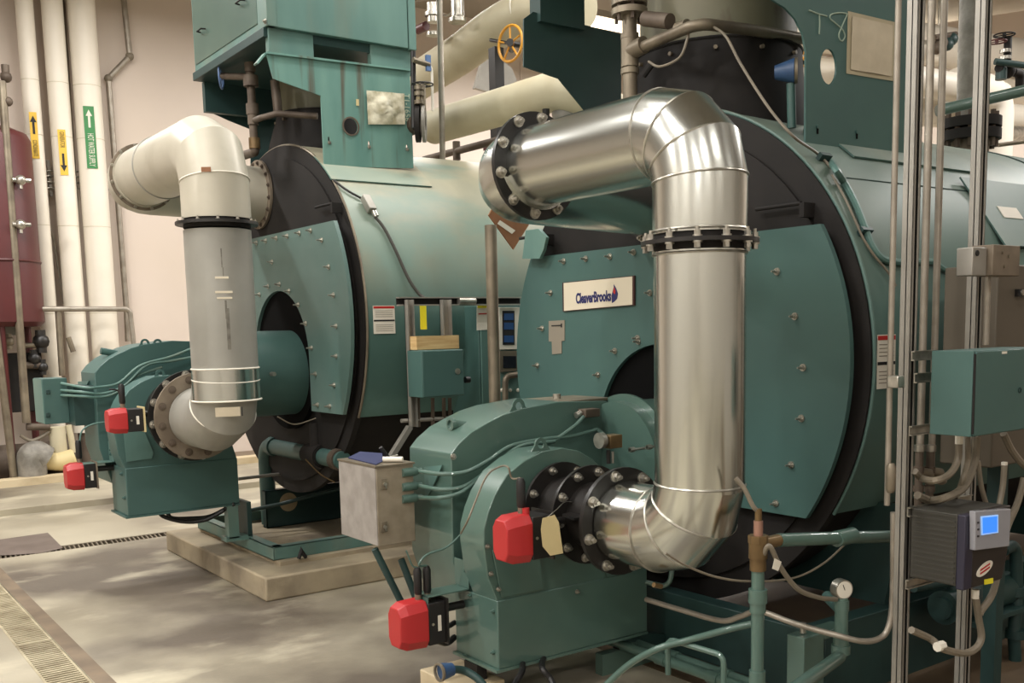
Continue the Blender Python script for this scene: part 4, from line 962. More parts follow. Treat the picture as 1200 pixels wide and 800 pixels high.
# dark machinery behind: pump unit
t = thing('pump_set', at(30, 560, 'Y', 12.3), 'dark pump set half hidden behind the pipes at the left', 'pump')
p = at(30, 450, 'Y', 12.4); MB().box(p-Vector((.22, .15, .3)), p+Vector((.16, .15, .35))).build('cabinet', black, t, bevel=.01)
p = at(30, 540, 'Y', 12.3); MB().cyl(p-X_*.3, p+X_*.5, .2, seg=24).build('motor', brown, t); MB().box(p-Vector((.35, .2, .35)), p+Vector((.6, .2, -.2))).build('base', black, t)
for (px, py, r) in ((48, 400, .09), (40, 420, .07), (50, 430, .06), (10, 400, .06)):
    p = at(px, py, 'Y', 12.2); MB().sphere(p, r, 12).cyl(p-Z_*r*1.4, p+Z_*r*1.4, r*.6, seg=10).build('valve', blackm if px > 20 else nickel, t)
MB().tube(AY(12.2, (25, 405), (50, 404)), .03, 10).build('pipe', nickel, t); MB().tube(AY(12.2, (25, 428), (52, 428)), .04, 10).build('pipe', brown, t)
MB().tube(AY(12.2, (80, 395), (86, 412)), .03, 8).build('pipe', nickel, t)
p = at(12, 380, 'Y', 12.5); MB().box(p-Vector((.16, .02, .12)), p+Vector((.06, .02, .12))).build('panel', galv, t)
# wrapped pipe
t = thing('wrapped_pipe', at(60, 575, 'Y', 12.0), 'pipe end wrapped in yellowish plastic beside a grey insulated elbow', 'pipe')
MB().tube(smooth([at(52, 539, 'Y', 12.0), at(70, 541, 'Y', 11.97), at(88, 536, 'Y', 11.95)]), [.1]*8+[.105]*8+[.09], 16).build('plastic_wrap', manila, t)
MB().tube(fillet(AY(11.95, (40, 575), (36, 528), (54, 538)), .13), .15, 20).build('insulated_elbow', greyins, t)
MB().tube(AY(12.05, (66, 500), (70, 532)), [.09, .085], 14).build('white_branch', creamins, t)
MB().tube(AY(12.05, (80, 498), (83, 512), (86, 530)), .035, 10).build('side_branch', creamins, t)

# --- piping around the far boiler
t = thing('gate_valve', at(258, 110, 'X', 2.3), 'steel gate valve with light blue handwheel left of the far stack', 'valve')
ybv = at(293, 90, 'X', 2.72).y
def V(px, py): return at(px, py, 'X', 2.72)
MB().tube([V(292, 70), V(295, 118), V(298, 172)], .027, 14).build('riser_pipe', brown, t)
for py, r in ((95, .05), (128, .042), (168, .038), (78, .036), (140, .036)): p = V(293+(py-80)*.06, py); MB().cyl(p-Z_*.035, p+Z_*.035, r, seg=14).build('coupling', brown if py != 168 else brass, t)
p = V(293, 90); w0 = at(259, 89, 'X', 2.62); MB().tube([p, w0], .022, 12).build('bonnet', brown, t); 
handwheel(t, w0, Vector((.85, -.5, 0)), .082, handblue, spokes=5)
MB().tube(fillet([V(298, 172), V(299, 178), V(286, 182)], .03), .03, 12).build('elbow', brown, t)
t = pipe('gas_pipe', [V(296, 142), V(306, 138), at(325, 133, 'X', 2.8), at(372, 136, 'X', 3.0)], .02, brown, 'brown pipe from the blue wheel valve around the far stack')
pipe('vent_pipe', [at(326, 133, 'X', 2.86), at(322, 95, 'X', 2.86)], .03, brown, 'short brown riser in front of the far stack')
# small valve cluster right of the far support
t = thing('globe_valve', at(484, 115, 'Y', 5.9), 'small black handwheel valve right of the far support plate', 'valve')
p = at(495, 99, 'Y', 5.9); handwheel(t, p, Z_, .07, blackm, spokes=4); MB().cyl(p, p-Z_*.16, .02, seg=10).build('stem', nickel, t)
for py in (103, 110, 120): q = at(491, py, 'Y', 5.9); MB().cyl(q-Z_*.012, q+Z_*.012, .032, seg=14).build('nut', nickel, t)
c = at(490, 145, 'Y', 5.95); f_ = MB().ring(c, rt, .12, .05, .03, 24).build('flange', black, t)
MB().ring(c+rt*.04, rt, .12, .05, .02, 24).build('flange', greyins, t); MB().cyl(c, c-Z_*.0+Y_*.2, .06, seg=14).build('valve_body', brown, t)
MB().tube([at(484, 60, 'Y', 5.93), at(485, 150, 'Y', 5.93)], .018, 10).build('drain_tube', rubber, t)
t = thing('ball_valve', at(500, 76, 'Y', 5.9), 'small valve with blue handle right of the far boiler casing', 'valve')
MB().tube(AY(5.9, (484, 70), (503, 76)), .018, 10).build('valve_body', nickel, t); p = at(501, 74, 'Y', 5.9); MB().box(p-Vector((.012, .012, .05)), p+Vector((.02, .01, .05))).build('handle', handblue, t)
MB().tube(smooth(AY(5.9, (503, 76), (506, 86), (507, 130))), .009, 8).build('white_tube', white, t)
# steel pipe behind
pipe('drop_pipe', AY(6.6, (515, -5), (519, 200)), .022, conduit, 'thin steel drop pipe between the far casing and the yellow wheel')
# cream insulated pipes in Y direction
XA = 4.45
ap = AX(XA, (508, 149), (676, 99)); ap[1].z = ap[1].z
ra = 21*(at(580, 125, 'X', XA)-CAM).dot(fw)/F
e2 = at(688, 138, 'X', XA+.5)
t = thing('insulated_pipe', ap[0], 'lower cream insulated pipe between the two boilers', 'pipe')
MB().tube(fillet([ap[0]+Y_*.0, ap[1], Vector((XA+.6, ap[1].y-.02, ap[1].z-.3))], .3, 8), ra, 40).build('pipe_jacket', creamins, t, sharp=30)
MB().lathe(ap[0]+Y_*.06, -Y_, [(0, ra*.75), (.06, ra*.98)], 32).build('jacket_end', creamins, t)
MB().sphere(at(668, 132, 'X', XA+.1), ra*.95, 24).build('soft_insulation', greyins, t)
XB2 = 5.2
pts = AX(XB2, (440, 128), (495, 92), (540, 63), (580, 34), (622, 14), (680, 8)); rb_ = 23*(at(560, 50, 'X', XB2)-CAM).dot(fw)/F
t = thing('insulated_pipe', pts[0], 'upper cream insulated pipe behind the yellow handwheel', 'pipe')
MB().tube(smooth(pts, 8), rb_, 32).build('pipe_jacket', creamins, t, sharp=30)
MB().torus(at(618, 10, 'X', XB2), Y_, rb_+.003, .008, 32, 6).build('end_band', white, t)
# yellow handwheel valve
t = thing('butterfly_valve', at(597, 50, 'X', 5.0), 'valve with large yellow handwheel on a black post', 'valve')
c = at(598, 51, 'X', 4.7); handwheel(t, c, Vector((1, .12, 0)), .13, handyellow, .011, 5)
MB().cyl(at(575, 47, 'X', 4.7), c+Vector((0, 0, 0)), .014, seg=12).cyl(c, c+X_*.3, .022, seg=12).cyl(c-Vector((.06, .072, 0))*.4, c+Vector((.1, .12, 0)), .028, seg=14).build('stem', blackm, t)
o = MB().box(at(573, 0, 'X', 5.0)*0+Vector((4.95, at(577, 100, 'X', 4.95).y-.045, .0)), Vector((5.04, at(577, 100, 'X', 4.95).y+.045, at(577, 55, 'X', 4.95).z))).build('steel_post', blackm)
tag(o, 'black steel post holding the yellow wheel valve', 'post')
t = thing('post_bracket', at(577, 170, 'X', 4.9), 'red painted clamp on the black steel post', 'bracket')
p = at(577, 172, 'X', 4.93); MB().box(p-Vector((.03, .09, .02)), p+Vector((0, .09, .02))).build('plate', redtank, t); MB().box(p-Vector((.03, .04, .06)), p+Vector((0, .04, 0))).build('web', redtank, t)
# wall brackets triangular grey behind
pv = AY(8.6, (552, 68), (570, 58), (570, 85), (560, 104), (556, 104), (566, 68)); 
o = MB().prism(AY(8.5, (557, 103), (570, 55), (600, 80), (606, 95), (575, 108)), (0, .05, 0)).build('wall_gusset', galv); tag(o, 'grey sheet metal gusset behind the black post', 'bracket')
# thin dark pipe behind the L stack: (490,185)->(640,140)
pipe('steam_pipe', AX(4.75, (497, 187), (600, 160), (660, 143)), .03, brown, 'dark brown pipe running below the lower cream insulated pipe')
p = at(535, 176, 'X', 4.75); o = MB().cyl(p-Z_*.08, p+Z_*.07, .032, seg=12).build('pipe_tee', brown); tag(o, 'rusty tee fitting on the dark brown pipe', 'fitting')
t = thing('small_valve', at(640, 140, 'X', 4.4), 'small dark valve above the flange of the shiny duct', 'valve')
p = at(640, 146, 'X', 4.3); MB().sphere(p, .045, 12).cyl(p, p+Z_*.1, .025, seg=10).build('valve_body', black, t); p = at(610, 158, 'X', 4.3); MB().cyl(p, at(640, 146, 'X', 4.3), .03, seg=10).sphere(p, .04, 10).build('pipe', black, t)
# steel fittings at top (490-540, 0-45)
t = thing('steam_trap', at(520, 45, 'X', 5.0), 'cluster of steel strainer and flanges above the upper insulated pipe', 'fitting')
for (px, py, r, l) in ((507, 15, .05, .16), (507, 40, .055, .03), (507, 17, .07, .03), (536, 5, .055, .2), (536, 24, .075, .03)):
    p = at(px, py, 'X', 4.9); MB().cyl(p-Z_*l/2, p+Z_*l/2, r, seg=18).build('fitting', steel, t)
p = at(505, 0, 'X', 4.9); MB().tube(fillet([p+Y_*.25+Z_*.1, p+Z_*.06, p+Vector((0, -.2, .06))], .06), .05, 14).build('elbow', nickel, t)
p = at(494, 33, 'X', 4.9); MB().cyl(p-Y_*.08, p+Y_*.06, .04, seg=12).build('branch', redtank, t)
MB().torus(at(524, 5, 'X', 4.85), X_+Y_*.3, .09, .008, 24, 6).build('ring', steel, t)
# --- riser beside near stack
XR = 3.42
def V2(px, py): return at(px, py, 'X', XR)
pt = V2(741, -30); pb = V2(738, 130); pb = Vector((XR, V2(738, 60).y, pb.z-.1)); pt = Vector((XR, pb.y, 3.6))
te = Vector((XR, pb.y, V2(740, 60).z))
t = thing('steam_riser', pb, 'tan steel riser with flange and tee beside the near stack', 'pipe')
MB().cyl(pb, pt, .035, seg=18).build('riser_pipe', nickel, t)
q = V2(738, 14); 
for dz in (0, .045): MB().cyl((XR, pb.y, q.z+dz-.016), (XR, pb.y, q.z+dz+.012), .085, seg=28).build('flange', nickel, t)
for k in range(6): a = k*PI/3; MB().cyl((XR+.065*math.cos(a), pb.y+.065*math.sin(a), q.z-.045), (XR+.065*math.cos(a), pb.y+.065*math.sin(a), q.z+.08), .009, seg=6).build('bolt', brown, t)
for z_ in (te.z+.07, te.z-.09): MB().cyl((XR, pb.y, z_-.012), (XR, pb.y, z_+.012), .044, seg=18).build('coupling', nickel, t)
MB().cyl(te-Z_*.07, te+Z_*.06, .042, seg=18).build('tee', nickel, t)
p1 = V2(822, 28); p1 = Vector((XR-.02, p1.y, p1.z))
MB().tube(fillet([te, Vector((XR, te.y-.06, te.z)), p1, at(880, 35, 'Y', p1.y+.02), at(950, 47, 'Y', p1.y+.02)], .07), .026, 14).build('branch_pipe', nickel, t)
MB().tube([te, te+(Vector((XR, te.y-.1, te.z+.01))-te)], .04, 16).build('branch_union', nickel, t)
p = V2(800, 33); MB().cyl(p-Y_*.03, p+Y_*.03, .033, seg=16).build('coupling', nickel, t)
MB().cyl(V2(756, 22), V2(785, 25), .035, seg=14).build('side_stub', brown, t)
cable([V2(808, 36)]+AX(3.40, (800, 62), (790, 72), (772, 78), (760, 72)), .006, hose, 'thin grey wire loop hanging from the branch of the riser')
o = MB().tube(AX(3.45, (764, 74), (754, 88)), .018, 10).build('cable_end', rubber); tag(o, 'black cable end in front of the near stack base', 'cable')
# blue pressure gauge
t = thing('pressure_switch', at(927, 175, 'Y', 3.0), 'blue and white round pressure switch on a teal riser near the stack', 'switch')
p = at(927, 84, 'Y', 3.05); MB().cyl(p+Vector((0, -.02, 0)), p+Vector((-.05, .05, 0)), .055, .03, seg=20).build('case', bluecap, t); MB().cyl(p+Vector((0, -.02, 0)), p+Vector((.008, -.03, 0)), .055, seg=20).build('dial', nickel, t)
MB().cyl(p-Z_*.05, at(928, 150, 'Y', 3.05), .02, seg=12).build('riser', teal, t)
# brown board and green panel between the boilers
c4 = AY(4.95, (573, 252), (582, 235), (622, 260), (602, 292))
o = MB().prism(c4, (0, .012, 0)).build('hanging_board', cardboard); o = tag(o, 'brown board with white strip hanging below the duct flange', 'board')
MB().prism(AY(4.945, (583, 262), (586, 258), (604, 270), (600, 274)), (0, .002, 0)).build('label_strip', white, o)

# ================================================================ conduit post + rack at the far boiler
pa = at(575, 262, 'Y', 4.9); pb = at(580, 475, 'Y', 4.9)
xq = (pa.x+pb.x)/2
o = MB().cyl((xq, 4.9, 0), (xq, 4.9, 2.2), .035, seg=18).build('support_column', nickel); tag(o, 'tan steel column between the two boilers', 'post')
yr = 5.25
t = thing('strut_rack', at(487, 500, 'Y', yr), 'galvanized strut frame carrying the small teal box beside the far boiler', 'strut rack')
for (a, c, z1, z0) in ((478, 486, 351, 500), (519, 530, 351, 398)):
    pa = at((a+c)/2-1, 400, 'Y', yr); zt9 = at(480, z1, 'Y', yr).z; zb9 = at(487, z0, 'Y', yr).z
    wd = (c-a)*(pa-CAM).dot(fw)/F*1.1
    MB().box((pa.x-wd/2, yr-.02, zb9), (pa.x-wd/2+.006, yr+.02, zt9)).box((pa.x+wd/2-.006, yr-.02, zb9), (pa.x+wd/2, yr+.02, zt9)).box((pa.x-wd/2, yr+.014, zb9), (pa.x+wd/2, yr+.02, zt9)).build('strut', galv, t)
pa = at(467, 353, 'Y', yr+.03); pc = at(612, 354, 'Y', yr+.03)
for dz in (-.022, .022): MB().box((pa.x, yr+.022, pa.z+dz-.004), (pc.x, yr+.06, pa.z+dz+.004)).build('rail_lip', galv, t)
MB().box((pa.x, yr+.055, pa.z-.022), (pc.x, yr+.06, pa.z+.022)).build('rail_back', black, t)
p = at(547, 353, 'Y', yr+.02); MB().cyl(p-X_*.06, p+X_*.06, .022, seg=12).build('clamp', steel, t)
for a, c, y9 in (((480, 500), (460, 532), 5.25),):
    MB().bar(at(*a, 'Y', yr), at(452, 545, 'Y', yr), .04, .03).build('brace', galv, t)
for (px, z1, z0) in ((507, 466, 520), (520, 466, 505), (527, 466, 505), (490, 466, 500)):
    p = at(px, z1, 'Y', yr+.03); q = at(px+.5, z0, 'Y', yr+.03); MB().cyl(p, q, .012, seg=8).build('drop_conduit', brown, t)
MB().tube(AY(yr+.03, (470, 493), (540, 489)), .012, 8).build('cross_tube', galv, t)
yb_ = yr-.19
c0 = at(496, 466, 'Y', yb_); c1 = at(543, 409, 'Y', yb_); cl3 = at(482, 410, 'X', c0.x)
t = thing('junction_cabinet', (c0.x, yb_, c0.z), 'small teal cabinet below a pine board beside the far boiler', 'cabinet')
MB().box((c0.x, yb_+.006, c0.z), (c1.x, yr-.022, c1.z)).build('case', teal, t, bevel=.003); MB().box((c0.x+.004, yb_, c0.z+.004), (c1.x-.004, yb_+.006, c1.z-.004)).build('door', teal, t, bevel=.002)
p = at(536, 435, 'Y', yb_); MB().cyl(p, p-Y_*.006, .018, seg=16).build('lock', steel, t)
p = at(545, 445, 'Y', yb_+.05); MB().cyl(p, p+X_*.03, .02, seg=12).build('side_fitting', rubber, t)
p0 = at(481, 394, 'Y', yr-.03); p1 = at(538, 407, 'Y', yr-.1)
o = MB().box((p0.x, yr-.1, c1.z+.004), (p1.x, yr-.024, p0.z)).build('pine_board', wood); tag(o, 'pine board standing on the small teal cabinet', 'board')
p = at(496, 372, 'Y', yr-.0); o = MB().box(p-Vector((.022, .002, .07)), p+Vector((.022, 0, .07))).build('yellow_tag', yellowtag); tag(o, 'yellow plastic tag hanging from the strut rail', 'tag')
# tall control cabinet
yt = 5.35
k0 = at(560, 358, 'Y', yt); xk1 = at(625, 400, 'Y', yt).x
t = thing('control_cabinet', (k0.x, yt, .15), 'tall teal control cabinet with touch screen between the boilers', 'cabinet')
# its front (X-) face spans 530..560, its side 560..
lf = at(528, 360, 'X', k0.x)
MB().box((k0.x, yt, .3), (xk1+.4, yt+.33, k0.z)).build('case', teal, t, bevel=.004)
MB().box((k0.x+.01, yt-.012, .35), (k0.x+.62, yt, k0.z-.01)).build('door', tealL, t, bevel=.003)
p = at(541, 379, 'X', k0.x-.005); MB().cyl(p, p-X_*.04, .026, seg=16).build('rotary_knob', rubber, t)
c4 = AY(yt-.016, (559, 357), (575, 357), (575, 386), (559, 387)); MB().prism(c4, (0, .003, 0)).build('notice', white, t); c4 = AY(yt-.02, (560, 358), (574, 358), (574, 360.5), (560, 361)); MB().prism(c4, (0, .002, 0)).build('notice_header', yellowtag, t)
c4 = AY(yt-.02, (561, 367), (573, 366.5), (573, 368), (561, 368.5)); MB().prism(c4, (0, .002, 0)).build('notice_text', inkred, t)
scr = AY(yt-.03, (585, 360), (609, 360), (607, 409), (585, 409.5)); MB().prism(scr, (0, .015, 0)).build('screen_bezel', white, t, bevel=.002)
MB().prism(AY(yt-.034, (589, 364), (603, 364), (603, 404), (589.5, 404)), (0, .005, 0)).build('screen', inkblack, t)
for y0 in (367, 378, 393): MB().prism(AY(yt-.037, (591, y0), (602, y0), (602, y0+8), (591, y0+8)), (0, .003, 0)).build('screen_field', hmi, t)
MB().prism(AY(yt-.03, (586, 411), (607, 411), (607, 434), (586, 436)), (0, .015, 0)).build('lower_bezel', nickel, t); MB().prism(AY(yt-.034, (590, 417), (605, 417), (605, 431), (590, 431)), (0, .005, 0)).build('lower_screen', charred, t)
MB().tube(fillet(AY(yt-.05, (592, 478), (592, 441), (612, 438)), .04), .02, 12).build('elbow_conduit', nickel, t)
for px in (588, 598, 607): p = at(px, 457, 'Y', yt-.02); MB().sphere(p, .012, 8).build('pilot_lamp', white, t)

# ================================================================ far-boiler gas train (shadow)
yg = 7.14
gp = [at(319, 582, 'Y', yg), at(311, 521, 'Y', yg)]; gp[0].x = gp[1].x; xg = gp[1].x
t = thing('gas_train', gp[0], 'thick grey green gas pipe with elbow below the far boiler', 'pipe')
ge = at(402, 541, 'X', xg); ge.z = gp[1].z
MB().tube(fillet([gp[0]-Z_*.2, gp[1], ge], .11), .058, 20).build('pipe', teal, t)
for k, m in ((.12, teal), (.62, black), (.75, black), (.95, brown)):
    p = gp[1].lerp(ge, k); MB().cyl(p-Y_*.035, p+Y_*.035, .07, seg=20).build('coupling', m, t)
p = gp[1].lerp(ge, .7); MB().cyl(p-Y_*.09, p+Y_*.09, .078, seg=18).cyl(p, p+Z_*.22, .045, seg=14).build('valve_body', black, t)
t = pipe('steel_rod', [at(279, 561, 'Y', 6.9), at(356, 552, 'Y', 6.9)], .012, galv, 'thin steel rod in front of the pipe below the far boiler', 'rod')
handwheel(thing('small_handwheel', at(353, 548, 'Y', 6.9), 'small black valve handwheel below the far gas pipe', 'valve'), at(353, 550, 'Y', 6.9), X_, .07, black, spokes=4)
cable(AY(5.9, (325, 488), (345, 497), (370, 490)), .004, hose, 'thin pale wire above the gas pipe below the far boiler')
cable(AY(5.88, (358, 538), (375, 555), (392, 565)), .004, brass, 'thin yellow wire hanging below the far gas pipe')
cable([Vector((2.0, 6.7, .49)), at(200, 606, 'Y', 6.7), at(225, 607, 'Y', 6.6), at(248, 604, 'Y', 6.5), at(275, 590, 'Y', 6.4)], .014, rubber, 'black cable sagging under the far burner, upper one')
cable([Vector((1.95, 6.65, .49)), at(190, 604, 'Y', 6.65), at(215, 611, 'Y', 6.55), at(240, 609, 'Y', 6.45), at(262, 598, 'Y', 6.4)], .014, rubber, 'black cable sagging under the far burner, lower one')
t = pipe('dark_pipe', [at(283, 600, 'Y', 6.98), at(330, 590, 'Y', 6.9), at(360, 582, 'Y', 6.8), at(400, 572, 'Y', 6.7)], .014, teald, 'dark thin pipe crossing in front of the far skid')
# clamp on the pad
p = at(349, 633, 'Z', .3); o = MB().tube([p, p+Vector((.02, 0, .05)), p+Vector((.05, 0, .0))], .012, 8).build('pipe_clip', rubber); o.location.z = .175; tag(o, 'small dark clip lying inside the frame of the far pad', 'clip')

# ================================================================ near gas train (bottom centre)
t = thing('gas_riser', at(886, 800, 'Y', 2.25), 'green gas riser with brass union rising past the near boiler door', 'pipe')
cx = at(888, 700, 'Y', 2.25).x; yv_ = 2.25
def zz_(py, px=888): return at(px, py, 'Y', yv_).z
MB().cyl((cx, yv_, zz_(850)), (cx, yv_, zz_(660)), .022, seg=18).build('pipe', mint, t)
for a, c, r in ((690, 706, .032), (706, 717, .027), (785, 800, .028)): MB().cyl((cx, yv_, zz_(c)), (cx, yv_, zz_(a)), r, seg=18).build('coupling', mint, t)
for a, c, r in ((654, 668, .028), (635, 654, .032), (627, 636, .034), (610, 628, .016), (596, 610, .012)): MB().cyl((cx, yv_, zz_(c)), (cx, yv_, zz_(a)), r, seg=18 if a != 627 else 8).build('brass_union', brass if a != 610 else copper, t)
p = Vector((cx, yv_, zz_(638))); e = at(912, 638, 'Y', yv_); MB().tube([p, Vector((e.x, yv_, p.z))], .022, 14).build('brass_outlet', brass, t)
MB().tube([Vector((e.x, yv_, p.z)), at(985, 630, 'Y', 2.25), at(1060, 628, 'Y', 2.25)], .024, 16).build('branch_pipe', mint, t)
p = at(990, 629, 'Y', 2.25); MB().cyl(p-X_*.05, p+X_*.05, .03, seg=16).build('coupling', mint, t)
cable([Vector((cx-.0, yv_-.02, zz_(650)-.0)), at(902, 640, 'Y', 2.2), at(915, 665, 'Y', 2.2), at(935, 690, 'Y', 2.2), at(960, 700, 'Y', 2.2), at(980, 702, 'Y', 2.2)], .009, hose, 'grey hose drooping from the brass union to the gauge tee', 'hose')
cable([at(862, 560, 'Y', 2.3), at(872, 572, 'Y', 2.28), at(882, 592, 'Y', 2.26), Vector((cx, yv_, zz_(600)))], .008, hose, 'beige hose running up from the brass union behind the shiny duct', 'hose')
o = MB().prism(AY(2.19, (908, 654), (916, 658), (912, 669), (905, 666)), (0, .001, 0)).build('paper_tag', white); tag(o, 'small white tag on the grey hose', 'tag')
cable(AY(2.3, (780, 648), (805, 663), (840, 676), (880, 681), (930, 677), (965, 660), (992, 636)), .004, hose, 'thin pale wire hanging in a long arc under the near boiler door')
# gauge assembly
t = thing('gauge_pipe', at(985, 800, 'Y', 2.2), 'green vertical pipe with round pressure gauge on top', 'pipe')
gx = at(986, 720, 'Y', 2.2).x
def zg(py): return at(986, py, 'Y', 2.2).z
MB().cyl((gx, 2.2, zg(755)), (gx, 2.2, zg(700)), .022, seg=18).build('pipe', mint, t)
for a, c, r in ((703, 715, .027), (715, 740, .024), (755, 765, .034), (748, 757, .028), (740, 748, .026)): MB().cyl((gx, 2.2, zg(c)), (gx, 2.2, zg(a)), r, seg=18).build('coupling', mint, t)
MB().tube([(gx, 2.2, zg(715)), (gx+.12, 2.35, zg(715))], .022, 14).build('side_branch', teal, t)
g = Vector((gx, 2.2, zg(690))); fd = Vector((-.35, -.94, 0)); gd = (CAM-g); gd.z = 0; gd = (gd.normalized()+Vector((.55, -.2, 0))).normalized()
MB().cyl(g-gd*.02, g+gd*.015, .036, seg=28).build('gauge_case', steel, t); MB().cyl(g+gd*.015, g+gd*.017, .031, seg=28).build('gauge_face', white, t)
MB().bar(g+gd*.0185, g+gd*.0185+Z_*.02+gd.cross(Z_)*.008, .003, .001).build('gauge_needle', inkblack, t); MB().cyl((gx, 2.2, zg(703)), (gx, 2.2, zg(693)), .01, seg=10).build('gauge_stem', brass, t)
MB().tube(fillet([(gx, 2.2, zg(745)), (gx, 2.2, zg(768)), at(925, 812, 'Y', 1.95)], .05), .024, 16).build('return_pipe', mint, t)
# green support housing
t = thing('valve_bracket', at(955, 800, 'Y', 2.35), 'square dark green bracket with round opening left of the gauge pipe', 'bracket')
a = at(932, 745, 'Y', 2.38); c = at(955, 800, 'Y', 2.38); d_ = at(978, 742, 'Y', 2.38)
MB().box((a.x, 2.34, c.z-.05), (c.x, 2.42, a.z)).box((c.x, 2.34, a.z-.03), (d_.x+.03, 2.42, a.z)).build('case', mint, t, bevel=.004)
p = at(941, 737, 'Y', 2.38); MB().cyl(p-Z_*.015, p+Z_*.025, .012, seg=8).build('screw', steel, t)
# silver conduit sweeping past
o = MB().tube(smooth([at(757, 702, 'Y', 3.0), at(800, 715, 'Y', 2.8), at(845, 727, 'Y', 2.6), at(868, 722, 'Y', 2.5), at(890, 716, 'Y', 2.42), at(930, 730, 'Y', 2.3), at(980, 744, 'Y', 2.16), at(1010, 751, 'Y', 2.1), at(1030, 748, 'Y', 2.09), at(1041, 735, 'Y', 2.08), at(1046, 700, 'Y', 2.08), at(1047, 600, 'Y', 2.08)], 8), .011, 12).build('conduit', conduit)
tag(o, 'silver conduit sweeping under the near boiler door and up along the strut', 'conduit')
o = MB().tube(smooth([at(700, 812, 'Y', 2.9), at(735, 780, 'Y', 2.8), at(770, 760, 'Y', 2.68), at(806, 750, 'Y', 2.6), at(850, 738, 'Y', 2.45), at(884, 730, 'Y', 2.36)], 8), .013, 12).build('gas_pipe', mint); tag(o, 'slim sage pipe rising right to the gas riser', 'pipe')
o = MB().tube(AY(2.7, (766, 685), (775, 687)), .01, 8).build('brass_tube', brass); tag(o, 'short brass tube right of the near burner box', 'tube')
pipe('small_pipe', [at(757, 682, 'Y', 3.2), at(784, 688, 'Y', 3.1), at(789, 660, 'Y', 3.1)], .011, mint, 'thin sage pipe with a bend right of the near burner box', rad=.04)
for (z_, x0, lab, r) in ((.12, 3.08, 'thick sage pipe lying low along the floor, nearer one', .023), (.12, 3.15, 'thick sage pipe lying low along the floor, farther one', .02)):
    pa = Vector((x0, 3.55, z_))
    pb = Vector((x0, 2.0, z_))
    t = thing('floor_pipe', pb, lab, 'pipe', 'floor pipes of the near gas train')
    MB().cyl(pa, pb, r, seg=18).build('pipe', mint, t)
    for k in (.25, .45): p = pa.lerp(pb, k); MB().cyl(p-Y_*.03, p+Y_*.03, r*1.3, seg=18).build('coupling', mint, t)
    for yy in (pa.y-.1, pb.y+.2): MB().box((x0-.02, yy-.02, 0), (x0+.02, yy+.02, z_)).build('rest', black, t)
t = thing('pipe_guard', at(815, 780, 'Z', .15), 'bent sage bar guard standing over the floor pipes', 'guard')
MB().tube(fillet([at(783, 790, 'Y', 2.7), at(782, 748, 'Y', 2.7), at(848, 768, 'Y', 2.45), at(848, 800, 'Y', 2.45)], .03, 3), .011, 8).build('bar', mint, t)
# cables below the near burner with the blue plug
t = thing('cable_connector', at(527, 790, 'Y', 3.3), 'blue and teal cable connector on the floor below the near burner', 'connector')
p = at(525, 785, 'Y', 3.3); MB().cyl(p-X_*.03, p+X_*.02, .035, .026, seg=18).build('plug', bluecap, t); MB().ring(p-X_*.04, X_, .038, .03, .01, 20).build('ring', nickel, t)
MB().tube(smooth([p+X_*.02, at(545, 786, 'Y', 3.3), at(562, 797, 'Y', 3.25), at(575, 815, 'Y', 3.2)]), .016, 12).build('cable', teald, t)
cable([Vector((2.55, 3.5, .17)), at(612, 785, 'Y', 3.3), at(604, 800, 'Y', 3.25), at(598, 812, 'Y', 3.2)], .014, rubber, 'black cable dropping below the near burner, left one')
cable([Vector((2.7, 3.5, .17)), at(635, 780, 'Y', 3.3), at(645, 795, 'Y', 3.25), at(652, 812, 'Y', 3.2)], .014, rubber, 'black cable dropping below the near burner, right one')
cable([at(513, 735, 'Y', 3.68), at(524, 734, 'Y', 3.7), at(533, 729, 'Y', 3.72)], .012, rubber, 'black cable behind the lower near actuator, upper one')
cable([at(513, 751, 'Y', 3.68), at(524, 753, 'Y', 3.7), at(533, 746, 'Y', 3.72)], .014, rubber, 'black cable behind the lower near actuator, lower one')

# ================================================================ RIGHT RACK
yk2 = 2.05
def strutpost(px, py, w, label, z0=0, z1=3.5, d=.021, y=yk2):
    p = at(px, py, 'Y', y); t = thing('strut_post', (p.x, y, z0), label, 'strut post')
    x0, x1 = p.x-w/2, p.x+w/2
    # back-to-back C sections, open slot toward the boiler side
    MB().box((x0, y-d, z0), (x0+.004, y+d, z1)).box((x1-.004, y-d, z0), (x1, y+d, z1)).box((x0, y-.003, z0), (x1, y+.003, z1)).box((x0, y-d, z0), (x0+w*.3, y-d+.004, z1)).box((x1-w*.3, y-d, z0), (x1, y-d+.004, z1)).build('channel', galv, t, bevel=.001)
    MB().box((x0+.004, y-.012, z0), (x1-.004, y-.003, z1)).build('slot_liner', black, t)
    MB().box((x0-.02, y-d-.01, z0), (x1+.02, y+d+.01, z0+.01)).build('foot_plate', galv, t)
    return t, p
t1, s1 = strutpost(1064, 400, .041, 'heavy galvanized strut post left of the green panel box')
t2_, s2_ = strutpost(1135, 560, .041, 'second galvanized strut post behind the green panel box')
# vertical conduits beside it
for (px, r, lab, z0p, z1p, yy) in ((1082, .014, 'tan vertical conduit just right of the heavy strut post', 560, -200, 2.2), (1096, .013, 'pale vertical conduit second from the heavy strut post', 560, -200, 2.2)):
    p = at(px, 380, 'Y', yy); o = MB().cyl((p.x, yy, at(px, z0p, 'Y', yy).z), (p.x, yy, 3.5), r, seg=14).build('conduit', conduit); tag(o, lab, 'conduit')
